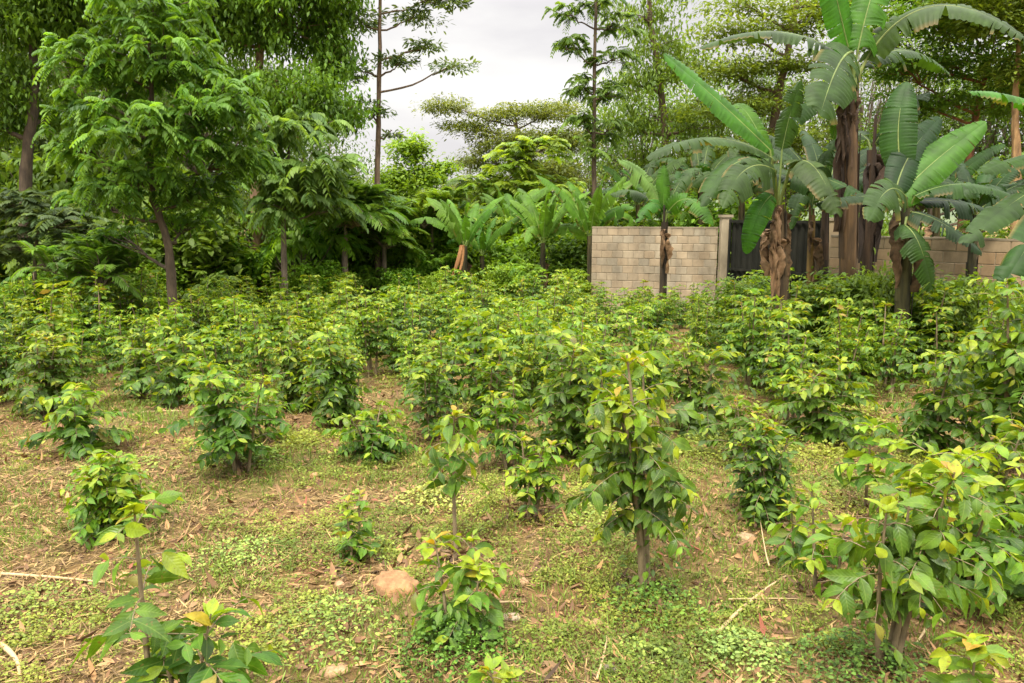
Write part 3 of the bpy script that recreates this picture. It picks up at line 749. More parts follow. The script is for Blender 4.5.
def tree(name, label, trunk_pts, r0, blobs, style, green, clusters, n, s, group=None, bark=(1, 1, 1), r1=None, limbs=True, cat='tree', twigs=True):
    """trunk_pts: world points; blobs: list of (centre, radii, weight)"""
    base = np.asarray(trunk_pts[0], float)
    o = thing(name, label, cat, base, group)
    gt = Geo(); gc = Geo()
    tp = np.asarray(trunk_pts, float) - base
    # resample trunk smoothly
    tt = np.linspace(0, len(tp) - 1, 4 * len(tp) + 4)
    ip = np.stack([np.interp(tt, np.arange(len(tp)), tp[:, q]) for q in range(3)], -1)
    ip[1:-1] = (ip[:-2] + ip[1:-1] * 2 + ip[2:]) / 4
    ip += RNG.normal(0, r0 * .15, ip.shape) * np.linspace(0, 1, len(ip))[:, None]
    rad = np.linspace(r0, r0 * .3 if r1 is None else r1, len(ip)); rad[0] *= 1.35
    ip[0, 2] -= .15
    tube(gt, ip, rad, 10, C=bark, jag=.06)
    cols = np.array(GREENS[green] if isinstance(green, str) else green) * np.array((1.22, 1.2, 1.1))
    tot = sum(b[2] for b in blobs)
    for (c, rr, wgt) in blobs:
        c = np.asarray(c, float) - base; rr = np.asarray(rr, float)
        # limb from nearest lower trunk point
        cand = [q for q in range(len(ip)) if ip[q][2] < c[2] - .15 * np.linalg.norm(c[:2] - ip[q][:2])] or [len(ip) - 1]
        q = min(cand, key=lambda q: np.linalg.norm(ip[q] - c) + .35 * abs(ip[q][2] - (c[2] - .6 * np.linalg.norm(c[:2] - ip[q][:2]))))
        st = ip[q]; lr = rad[q] * .55
        md = (st + c) / 2 + np.array([0, 0, -.12 * np.linalg.norm(c - st)]) + RNG.normal(0, .08, 3)
        if limbs: tube(gt, bez(st, md, c, 8) + np.r_[np.zeros((1, 3)), RNG.normal(0, .02, (6, 3)), np.zeros((1, 3))], np.linspace(lr, max(.012, lr * .35), 8), 7, C=bark, jag=.05)
        k = max(1, int(round(clusters * wgt / tot)))
        for _ in range(k):
            v = nrm(RNG.normal(0, 1, 3)); v[2] = v[2] * .8 + .1
            pc = c + v * rr * RNG.uniform(.35, 1.05)
            f = RNG.uniform(.35, .95)
            s0 = bez(st, md, c, 8)[int(3 + f * 4)]
            if twigs: tube(gt, bez(s0, (s0 + pc) / 2 + [0, 0, -.05], pc, 4), np.linspace(max(.009, lr * .25), .004, 4), 4, C=bark)
            spray(style, gc, gt, pc, nrm(pc - s0 + 1e-6), s * RNG.uniform(.75, 1.2), cols, n)
    gt.build('trunk', M_BARK, o); gc.build('crown', M_TREE, o)
    return o

def B(px, py, Y, rx, ry, w=1.0, rd=None):
    """a crown lobe seen at px,py at distance Y with pixel radii rx,ry"""
    k = Y / F_
    return (at(px, py, Y), (rx * k, (rd if rd else rx) * k, ry * k), w * rx * ry / 1000)

def G(px, Y, dy=0):
    p = at(px, 300, Y); return np.array([p[0], Y, gz(p[0], Y)])

# A. forked tree at left (in front)
Y0 = 12.5
tree('forked_tree', 'slender forked tree with bright green layered crown standing among the bushes at left',
     [G(172, Y0), at(170, 262, Y0), at(168, 242, Y0), at(150, 190, Y0), at(152, 110, Y0), at(150, 30, Y0)], .085,
     [B(150, 5, Y0, 55, 28), B(95, 60, Y0, 42, 34), B(170, 60, Y0, 60, 40), B(222, 100, Y0 - .5, 36, 36), B(110, 110, Y0, 50, 36), B(72, 140, Y0 + .3, 28, 28),
      B(160, 130, Y0 - .7, 60, 38), B(232, 155, Y0, 34, 30), B(130, 180, Y0 - .3, 50, 32), B(200, 190, Y0 + .5, 42, 28), B(100, 200, Y0 + .5, 30, 20), B(185, 222, Y0 + .8, 34, 14), B(120, 235, Y0 + .9, 30, 12)],
     'compdroop', ((.055, .125, .018), (.15, .26, .032)), 500, 7, .26, bark=(.5, .46, .38))
# its fork
# B. tree behind between forked tree and tall slim tree (pale trunk)
Y0 = 19
tree('pale_trunk_tree', 'big tree with a pale pinkish trunk and heavy dark hanging foliage at left',
     [G(259, Y0), at(257, 200, Y0), at(252, 120, Y0), at(262, 30, Y0), at(280, -60, Y0)], .17,
     [B(210, 20, Y0, 55, 40), B(285, 20, Y0, 60, 45), B(335, 60, Y0, 26, 34), B(300, 95, Y0 - 1, 45, 28), B(335, 112, Y0 - 1, 28, 22), B(240, 90, Y0, 50, 30),
      B(330, 0, Y0, 36, 22), B(200, -30, Y0, 80, 35), B(300, -40, Y0, 80, 35)],
     'hang', ((.04, .105, .014), (.12, .24, .026)), 620, 44, .56, bark=(1.5, 1.2, 1.0))
Y0 = 16
tree('understorey_tree', 'mid-height tree with grey-green drooping leaves in front of the pale trunk',
     [G(285, Y0), at(283, 230, Y0), at(287, 180, Y0), at(290, 140, Y0)], .07,
     [B(290, 130, Y0, 45, 20), B(260, 165, Y0, 35, 20), B(310, 170, Y0, 45, 22), B(285, 205, Y0, 50, 20), B(335, 205, Y0 + .5, 25, 20)],
     'compdroop', ((.06, .12, .03), (.15, .24, .05)), 110, 6, .42)
# C. far-left trees
Y0 = 17
tree('leaning_tree', 'tall dark-trunked leaning tree at the far left, its crown touching the corner',
     [G(22, Y0), at(25, 170, Y0), at(36, 90, Y0), at(32, 20, Y0), at(20, -50, Y0)], .15,
     [B(10, 20, Y0, 50, 35), B(60, 15, Y0, 45, 30), B(15, 80, Y0, 40, 25), B(85, -20, Y0, 60, 30), B(55, 110, Y0 + 1, 30, 25), B(-20, 120, Y0, 40, 30), B(20, -40, Y0, 60, 30)],
     'hang', ((.045, .11, .015), (.13, .24, .028)), 340, 40, .55, bark=(.45, .42, .36))
Y0 = 21
tree('narrow_tree', 'thin dark tree with sparse greyish foliage beside the leaning one',
     [G(62, Y0), at(62, 170, Y0), at(66, 90, Y0), at(75, 10, Y0)], .1,
     [B(60, 130, Y0, 40, 30), B(90, 60, Y0, 40, 30), B(30, 160, Y0, 40, 25), B(110, 10, Y0, 60, 40), B(120, 160, Y0, 30, 25)], 'feather', 'grey', 90, 120, .7, bark=(.7, .6, .5))
Y0 = 14.5
tree('broadleaf_shrub', 'dark broad-leaved shrub under the trees at the left edge', [G(30, Y0), at(35, 250, Y0), at(40, 220, Y0)], .05,
     [B(20, 205, Y0, 40, 18), B(60, 225, Y0, 42, 18), B(15, 245, Y0, 40, 18), B(90, 250, Y0 - .5, 35, 14)], 'compound', ((.03, .06, .022), (.10, .15, .06)), 80, 6, .38, cat='shrub')
Y0 = 13.5
tree('fern_shrub', 'lime green feathery shrub in front of the dark shrub at left', [G(95, Y0), at(96, 290, Y0), at(100, 275, Y0)], .03,
     [B(75, 272, Y0, 30, 12), B(110, 268, Y0, 30, 12), B(95, 288, Y0, 40, 10)], 'palm', ((.07, .14, .02), (.16, .25, .04)), 12, 12, .75, cat='shrub')
# bare pale shrub
def bare_shrub():
    Y0 = 15.5; b = G(124, Y0); o = thing('bare_shrub', 'bare pale twiggy shrub in the shade left of the forked trunk', 'shrub', b); g = Geo()
    top = at(123, 215, Y0) - b
    tube(g, bez([0, 0, -.1], [0, 0, top[2] * .5], top, 7), np.linspace(.03, .008, 7), 6, C=(1.8, 1.7, 1.5))
    for k in range(34):
        f = RNG.uniform(.3, 1); s = bez([0, 0, 0], [0, 0, top[2] * .5], top, 20)[int(f * 19)]
        e = s + np.array([RNG.normal(0, .32), RNG.normal(0, .3), RNG.uniform(0, .5)])
        tube(g, bez(s, (s + e) / 2 + [0, 0, -.08], e, 5), np.linspace(.009, .003, 5), 4, C=(1.8, 1.7, 1.5))
    g.build('trunk', M_BARK, o)
bare_shrub()
# D. tall slim tree with open sky
Y0 = 20
tree('slim_tall_tree', 'tall slim bare-trunked tree with sparse feathery boughs against the open sky',
     [G(378, Y0), at(377, 190, Y0), at(379, 100, Y0), at(380, 10, Y0), at(382, -80, Y0)], .09,
     [B(425, 45, Y0, 18, 5, 2), B(452, 64, Y0, 16, 5, 2), B(400, 62, Y0, 14, 10, 1.5), B(415, 15, Y0, 25, 8, 1.5), B(440, -5, Y0, 30, 10, 1.5), B(350, 70, Y0, 14, 10, 1.5),
      B(355, 20, Y0, 20, 14, 1.5), B(372, 110, Y0, 8, 12, 1.5), B(392, 130, Y0, 8, 10, 1), B(385, -40, Y0, 50, 25)],
     'feather', 'grey', 60, 70, .42, bark=(1.1, .95, .85))
# E. mid back trees
Y0 = 27
tree('young_back_tree', 'small bright tree with yellow-green tips below the open sky', [G(418, Y0), at(416, 200, Y0), at(415, 150, Y0)], .1,
     [B(412, 150, Y0, 18, 16), B(402, 185, Y0, 28, 18), B(435, 175, Y0, 22, 16), B(420, 210, Y0, 35, 18)], 'broad', 'yellow', 90, 75, .6)
Y0 = 30
tree('umbrella_tree', 'wide flat-topped tree spreading its boughs to the left under the cloudy sky',
     [G(545, Y0), at(540, 200, Y0), at(525, 150, Y0), at(515, 120, Y0)], .2,
     [B(450, 105, Y0, 22, 7, 1.6), B(470, 125, Y0, 22, 8, 1.5), B(500, 112, Y0, 28, 8, 1.4), B(545, 112, Y0, 35, 12, 1.3), B(520, 140, Y0, 45, 14, 1.2), B(490, 160, Y0, 30, 12), B(560, 140, Y0, 35, 18, 1), B(545, 175, Y0, 50, 18, 1), B(500, 190, Y0, 40, 18, 1)],
     'feather', ((.04, .07, .018), (.16, .2, .035)), 150, 130, .95)
Y0 = 25
tree('yellow_back_tree', 'sunlit yellow-green tree growing before the flat-topped one', [G(520, Y0), at(522, 220, Y0), at(520, 175, Y0)], .1,
     [B(510, 160, Y0, 30, 14), B(540, 150, Y0, 26, 12), B(485, 190, Y0, 30, 14), B(540, 190, Y0, 36, 18), B(505, 215, Y0, 40, 14)], 'compound', 'yellow', 100, 6, .55)
tree('wispy_tree', 'faint wispy far tree under the open sky', [G(470, 40), at(470, 190, 40), at(470, 160, 40)], .12,
     [B(470, 165, 40, 14, 12), B(468, 190, 40, 22, 14)], 'feather', 'grey', 26, 90, .8)
# F. slim tall drooping tree at 594
Y0 = 20
tree('spire_tree', 'slender straight tree with layered drooping boughs rising left of the block wall',
     [G(594, Y0), at(594, 190, Y0), at(594, 90, Y0), at(596, -10, Y0), at(597, -60, Y0)], .075,
     [B(596, 5, Y0, 24, 14, 1.5), B(570, 14, Y0, 18, 10, 2), B(620, 25, Y0, 20, 12, 2), B(574, 48, Y0, 20, 14, 2), B(616, 58, Y0, 22, 14, 2), B(582, 85, Y0, 18, 14, 2), B(612, 92, Y0, 22, 14, 2), B(583, 118, Y0, 14, 12, 2), B(608, 130, Y0, 18, 14, 2), B(590, 150, Y0, 14, 12, 1.5), B(594, -30, Y0, 30, 14)],
     'compdroop', ((.05, .09, .02), (.14, .21, .035)), 120, 6, .30, bark=(.5, .45, .35))
# G. trees behind the wall
Y0 = 24
tree('feathery_tree', 'broad feathery tree with layered foliage filling the sky above the block wall',
     [G(668, Y0), at(668, 180, Y0), at(662, 100, Y0), at(650, 20, Y0), at(648, -40, Y0)], .16,
     [B(640, 15, Y0, 40, 18), B(655, 45, Y0, 45, 18), B(680, 70, Y0, 45, 18), B(640, 85, Y0, 40, 18), B(620, 120, Y0, 35, 18), B(665, 120, Y0, 45, 20), B(700, 125, Y0, 35, 18), B(640, 155, Y0, 45, 18), B(690, 165, Y0, 45, 18), B(665, -15, Y0, 30, 14)],
     'hang', ((.06, .105, .018), (.17, .23, .035)), 180, 40, .62, bark=(.8, .7, .6))
Y0 = 22
tree('olive_canopy_tree', 'olive-brown spreading canopy tree above the gate and big banana plants',
     [G(770, Y0), at(768, 190, Y0), at(775, 110, Y0), at(790, 40, Y0), at(800, -30, Y0)], .18,
     [B(740, 30, Y0, 40, 16), B(775, 60, Y0, 45, 16), B(730, 70, Y0, 35, 15), B(760, 100, Y0, 45, 18), B(720, 110, Y0, 30, 16), B(800, 20, Y0, 50, 20), B(740, 150, Y0, 45, 18), B(790, 140, Y0, 40, 20), B(745, 3, Y0, 38, 10), B(850, -10, Y0, 60, 25), B(720, 180, Y0, 40, 16), B(800, 180, Y0, 40, 14)],
     'feather', 'olive', 165, 95, .72, bark=(.8, .7, .6))
Y0 = 19
tree('red_trunk_tree', 'reddish-trunked forked tree under an olive canopy behind the right wall',
     [G(958, Y0), at(964, 210, Y0), at(970, 150, Y0), at(978, 105, Y0), at(990, 60, Y0)], .15,
     [B(900, 65, Y0, 50, 14), B(950, 60, Y0, 55, 16), B(1005, 70, Y0, 50, 18), B(920, 100, Y0, 45, 14), B(980, 105, Y0, 50, 14), B(1000, 20, Y0, 60, 25), B(930, 20, Y0, 60, 22), B(1050, 90, Y0, 50, 25), B(880, 30, Y0, 40, 22), B(940, -20, Y0, 90, 25), B(900, 140, Y0 + 1, 40, 16)],
     'feather', ((.06, .12, .018), (.16, .25, .035)), 180, 95, .66, bark=(1.5, .85, .6))
Y0 = 17
tree('straw_trunk_tree', 'tree with a straight straw-coloured trunk at the right edge behind the wall',
     [G(1016, Y0), at(1017, 200, Y0), at(1015, 120, Y0), at(1020, 30, Y0)], .14,
     [B(1010, 20, Y0, 50, 20), B(1050, 60, Y0, 40, 25), B(980, 0, Y0, 50, 20)], 'feather', 'olive', 60, 110, .7, bark=(2.0, 1.6, 1.0))
Y0 = 24
tree('dark_back_tree', 'dark round tree seen between the banana stems above the right wall',
     [G(930, Y0), at(930, 200, Y0), at(930, 160, Y0)], .12,
     [B(925, 165, Y0, 40, 22), B(985, 190, Y0, 45, 22), B(880, 180, Y0, 35, 22), B(1030, 180, Y0, 40, 25), B(840, 170, Y0, 35, 22)], 'broad', 'dark', 120, 80, .8)
# palms
Y0 = 18
tree('spiky_palm', 'bushy palm with dark spiky fronds left of the slim tall tree', [G(345, Y0), at(345, 250, Y0), at(345, 225, Y0)], .10,
     [B(345, 225, Y0, 22, 14, 1)], 'palm', ((.05, .13, .02), (.13, .24, .035)), 7, 24, 1.2, limbs=False, cat='palm')
Y0 = 19.5
tree('light_palm', 'lighter feathery palm right of the spiky one', [G(385, Y0), at(384, 250, Y0), at(384, 235, Y0)], .09,
     [B(382, 240, Y0, 20, 12, 1)], 'palm', ((.10, .21, .025), (.24, .36, .05)), 6, 20, 1.1, limbs=False, cat='palm')
Y0 = 21
tree('tall_palm', 'yellow-green palm with long leaflets behind the banana grove', [G(432, Y0), at(432, 250, Y0), at(432, 215, Y0)], .08,
     [B(430, 225, Y0, 20, 14, 1)], 'palm', ((.1, .19, .03), (.23, .33, .05)), 5, 20, 1.15, limbs=False, cat='palm')

# hedge-like shrubs closing the back of the field: built once, copied
def shrub_proto(style, green, k, n, s):
    gt = Geo(); gc = Geo(); cols = np.array(GREENS[green]) * np.array((1.3, 1.25, 1.1))
    tube(gt, bez([0, 0, -.1], [.05, 0, .7], [.1, .05, 1.4], 6), np.linspace(.06, .02, 6), 7)
    for _ in range(k):
        v = nrm(RNG.normal(0, 1, 3)); c = np.array([0, 0, 1.25]) + v * np.array([1.1, .9, 1.05]) * RNG.uniform(.4, 1)
        c[2] = max(.12, c[2])
        tube(gt, bez([.03, .02, .5], c * .6, c, 4), [.02, .015, .01, .005], 4)
        spray(style, gc, gt, c, v, s, cols, n)
    return gt.mesh('trunk', M_BARK), gc.mesh('crown', M_TREE)
PROT = [shrub_proto('broad', 'mid', 46, 60, .55), shrub_proto('compdroop', 'bright', 46, 6, .42), shrub_proto('hang', 'mid', 46, 50, .5), shrub_proto('compdroop', 'mid', 50, 6, .45), shrub_proto('broad', 'bright', 44, 60, .5), shrub_proto('feather', 'yellow', 40, 90, .5)]
def place_shrubs(lst, label, group, name='shrub', cat='shrub'):
    for (px, Y, k, s) in lst:
        p = G(px, Y); o = thing(name, label, cat, p, group, RNG.uniform(0, 6.28), (s * RNG.uniform(.9, 1.15), s, s * RNG.uniform(.9, 1.1)))
        link('trunk', PROT[k][0], o); link('crown', PROT[k][1], o)
place_shrubs([(-60, 17, 2, 1.2), (5, 18, 0, 1.3), (70, 17.6, 3, 1.3), (130, 18, 3, 1.4), (190, 17.5, 0, 1.3), (228, 18.2, 4, 1.0), (298, 18.5, 1, 1.2), (160, 16.4, 4, .6), (215, 16.3, 3, .55), (320, 17.2, 4, .6), (50, 16, 1, .6), (255, 20.5, 2, 1.5), (90, 20, 2, 1.8), (20, 20.5, 0, 1.8), (160, 20.5, 1, 1.8), (320, 20.5, 0, 1.5)],
             'leafy shrub in the shade under the left trees', 'shrubs under the left trees')
place_shrubs([(350, 21.5, 4, 1.1), (395, 21, 1, 1.0), (430, 23.5, 5, 1.2), (485, 24, 4, 1.35), (530, 24.5, 1, 1.5), (575, 22.5, 3, 1.4), (505, 21, 4, .8), (445, 20.5, 1, .75), (560, 20.4, 0, .75), (415, 20.2, 4, .6), (480, 20.6, 5, .55), (528, 20.6, 4, .6), (370, 19.6, 1, .5), (400, 18.6, 4, .5), (440, 18.4, 5, .45), (500, 18.5, 4, .5), (520, 18.8, 1, .55), (572, 18.3, 5, .5), (340, 18.2, 4, .5), (300, 17.2, 5, .5), (480, 22, 5, 1.1), (548, 22, 4, 1.2), (452, 22, 4, 1.1), (400, 22, 5, 1.1)],
             'bright shrub in the thicket behind the small banana grove', 'shrubs behind the banana grove')
place_shrubs([(610, 21, 5, 1.2), (660, 21.5, 1, 1.4), (710, 21, 4, 1.4), (760, 20, 0, 1.3), (820, 19.5, 3, 1.2)], 'shrub showing its top above the left block wall and gate', 'shrubs behind the block wall')
place_shrubs([(880, 18.5, 2, 1.1), (935, 18, 3, 1.0), (1050, 17, 2, 1.2), (990, 17.5, 0, .95)], 'dark shrub behind the right block wall', 'shrubs behind the right wall')
place_shrubs([(888, 10.9, 2, .66), (932, 10.8, 0, .60), (866, 11.2, 2, .60), (815, 11.4, 0, .62), (985, 10.4, 2, .55), (745, 12.5, 0, .55), (838, 11.2, 0, .58)], 'low dark shrub growing round the feet of the banana plants', 'dark shrubs under the banana plants')
def undergrowth():
    g = Geo(); n = 60000
    y = 17.8 + 24 * RNG.random(n) ** 1.3; x = (RNG.random(n) * 2 - 1) * (.72 * y + 1)
    keep = ~((x > at(592, 260, 18)[0] - .3) & (y < 19))
    x = x[keep]; y = y[keep]; n = len(x)
    top = .25 + .75 * vnoise(x, y, 61, 1.3) * np.clip((y - 17) / 4, .4, 1.3)
    P = np.c_[x, y, ground_z(x, y) + top * RNG.random(n)]
    a = RNG.uniform(0, 6.28, n); D = np.c_[np.cos(a), np.sin(a), RNG.uniform(-.4, .9, n)]
    t = np.clip(vnoise(x, y, 62, 1.0) + RNG.normal(0, .2, n), 0, 1)[:, None]
    C = np.array((.05, .11, .018)) * (1 - t) + np.array((.17, .25, .03)) * t
    place(g, T_LANCE, P, D, np.c_[RNG.normal(0, .4, (n, 2)), np.ones(n)], .28 * RNG.uniform(.5, 1.4, n), 1.8, C, .3)
    tag(g.build('undergrowth', M_WEED), 'leafy undergrowth carpeting the ground beneath the back trees', 'undergrowth', kind='stuff')
undergrowth()
# far trees: shared meshes, scaled
FAR = []
for (g_, st) in (('mid', 'broad'), ('dark', 'hang'), ('olive', 'feather'), ('bright', 'broad')):
    gt = Geo(); gc = Geo()
    tube(gt, bez([0, 0, -.2], [.1, 0, 2.5], [.1, .1, 5], 7), np.linspace(.2, .07, 7), 8)
    for _ in range(70):
        v = nrm(RNG.normal(0, 1, 3)); c = np.array([0, 0, 4.6]) + v * np.array([2.5, 2.3, 3.0]) * RNG.uniform(.5, 1)
        spray(st, gc, gt, c, v, 1.3, GREENS[g_], 70)
        tube(gt, bez([.05, 0, RNG.uniform(1.5, 4)], c * .7, c, 4), [.05, .035, .02, .008], 4)
    FAR.append((gt.mesh('trunk', M_BARK), gc.mesh('crown', M_TREE)))
def far_trees(lst, label, group):
    for (px, Y, k, s, sz) in lst:
        p = G(px, Y); o = thing('tree', label, 'tree', p, group, RNG.uniform(0, 6.28), (s, s, s * sz))
        link('trunk', FAR[k][0], o); link('crown', FAR[k][1], o)
far_trees([(-60, 24, 1, 1.1, 1.1), (10, 26, 0, 1.1, 1.1), (95, 25, 1, 1.2, 1.1), (150, 28, 3, 1.1, 1.1), (210, 26, 1, 1.15, 1.2), (270, 29, 0, 1.0, 1), (325, 27, 1, .8, .95), (40, 34, 0, 1.5, 1.3), (180, 35, 2, 1.5, 1.3), (-130, 30, 1, 1.6, 1.4)],
          'leafy tree filling the shade behind the left trees', 'trees filling the back on the left')
far_trees([(365, 36, 3, .62, .75), (400, 45, 0, .7, .8), (450, 42, 1, .72, .75), (495, 40, 3, .7, .8), (540, 38, 1, .85, .95), (590, 36, 0, .9, 1.1), (425, 60, 1, 1.0, .8), (480, 62, 0, 1.0, .8), (380, 62, 2, 1.0, .8)],
          'distant tree low on the skyline beneath the open sky', 'distant trees on the skyline')
far_trees([(640, 34, 0, 1.0, 1.25), (690, 36, 3, 1.1, 1.2), (740, 33, 1, 1.0, 1.2), (790, 31, 0, 1.0, 1.2), (850, 30, 2, 1.1, 1.2), (910, 31, 1, 1.1, 1.2), (975, 29, 0, 1.1, 1.1), (1040, 27, 1, 1.2, 1.2), (1100, 28, 0, 1.4, 1.3)],
          'leafy tree crowding the back beyond the block walls', 'trees beyond the block walls')

# ------------------------------------------------------------------ block walls and gate
def block_wall(pa, pb, ztop, bl, label, thick=.15, warm=1.0):
    pa = np.asarray(pa, float); pb = np.asarray(pb, float)
    ax = pb[:2] - pa[:2]; L = np.linalg.norm(ax); ax3 = np.array([ax[0] / L, ax[1] / L, 0])
    z0 = min(gz(*pa[:2]), gz(*pb[:2])) - .1
    o = thing('block_wall', label, 'wall', (pa[0], pa[1], z0))
    g = Geo(); gm = Geo(); ch = .2 if bl > .3 else .178; j = .012
    nr = int((ztop - z0) / ch)
    for r in range(nr):
        x = -(bl / 2 if r % 2 else 0)
        while x < L - .02:
            a = max(x, 0); b = min(x + bl, L)
            if b - a > .04:
                t = RNG.normal(1, .06); w = RNG.uniform(-.05, .07)
                box(g, ax3 * (a + b) / 2 + np.array([0, 0, r * ch + ch / 2]) + np.cross([0, 0, 1], ax3) * RNG.normal(0, .002), (b - a - j, thick, ch - j), ax3,
                    C=(t * warm * (1 + w), t * .97, t * (2 - warm) * (.96 - w)), bev=.006)
            x += bl
    box(gm, ax3 * L / 2 + np.array([0, 0, nr * ch / 2 - .004]), (L - .006, thick - .018, nr * ch), ax3)
    g.build('blocks', M_BLOCK, o, smooth=False); gm.build('mortar', M_MORTAR, o, smooth=False)
    # rough cement topping
    gt = Geo(); n = max(4, int(L / .25)); 
    for q in range(n):
        box(gt, ax3 * (q + .5) * L / n + np.array([0, 0, nr * ch + .012 + RNG.uniform(-.003, .004)]), (L / n, thick + .012, .034 + RNG.uniform(0, .008)), ax3, C=(.75, .72, .68))
    gt.build('coping', M_BLOCK, o, smooth=False)
    return o
WA = at(592, 260, 18.2); WB = at(717, 260, 17.4)
block_wall(WA, WB, 1.95, .25, 'grey concrete block wall left of the dark metal gate')
WC = at(831, 260, 14.6); WD = at(1180, 260, 10.8)
block_wall(WC, WD, 1.86, .40, 'warm-toned block wall behind the banana plants at right', warm=1.14)
def pillar(px, Y, zt, w, label, tint=(1, .98, .95)):
    p = G(px, Y); o = thing('gate_pillar', label, 'pillar', p, 'gate pillars')
    g = Geo(); box(g, (0, 0, zt / 2 - .1), (w, w, zt + .2 - p[2] * 0), C=tint, bev=.012); g.build('shaft', M_BLOCK, o, smooth=False)
    g = Geo(); box(g, (0, 0, zt + .032), (w + .05, w + .05, .06), C=(.85, .83, .8)); g.build('cap', M_BLOCK, o, smooth=False)
pillar(722, 17.25, 2.3, .22, 'grey plastered pillar where the left wall meets the gate')
pillar(827, 14.9, 2.2, .2, 'plastered pillar on the far side of the gate, by the big banana stem', (1.0, .9, .75))
def gate():
    a = at(729, 260, 17.1); b = at(823, 260, 15.1); a[2] = gz(a[0], a[1]); 
    ax = b[:2] - a[:2]; L = np.linalg.norm(ax); ax3 = np.array([ax[0] / L, ax[1] / L, 0]); ay = np.cross([0, 0, 1], ax3)
    o = thing('metal_gate', 'dark grey corrugated metal gate between the two wall sections', 'gate', a)
    g = Geo(); n = int(L / .018); s = np.linspace(.03, L - .03, n)
    off = .02 * np.clip(np.sin(s * 2 * math.pi / .16) * 2.2, -1, 1)
    H = 2.18
    bot = ax3 * s[:, None] + ay * off[:, None] + np.array([0, 0, .06]); top = bot + [0, 0, H]
    i = np.arange(n - 1)
    g.add(np.vstack([bot, top]), np.stack([i, i + 1, n + i + 1, n + i], -1))
    pnl = g.build('sheet_panel', M_METAL, o, smooth=False)
    md = pnl.modifiers.new('thick', 'SOLIDIFY'); md.thickness = .004
    for x in (.03, L / 2, L - .03):
        g = Geo(); box(g, ax3 * x + np.array([0, 0, H / 2 + .06]) - ay * .045, (.05, .04, H + .04), ax3); g.build('upright', M_METAL, o, smooth=False)
    for z in (.12, 1.15, H + .03):
        g = Geo(); box(g, ax3 * L / 2 + np.array([0, 0, z]) - ay * .048, (L - .1, .036, .05), ax3); g.build('rail', M_METAL, o, smooth=False)
gate()

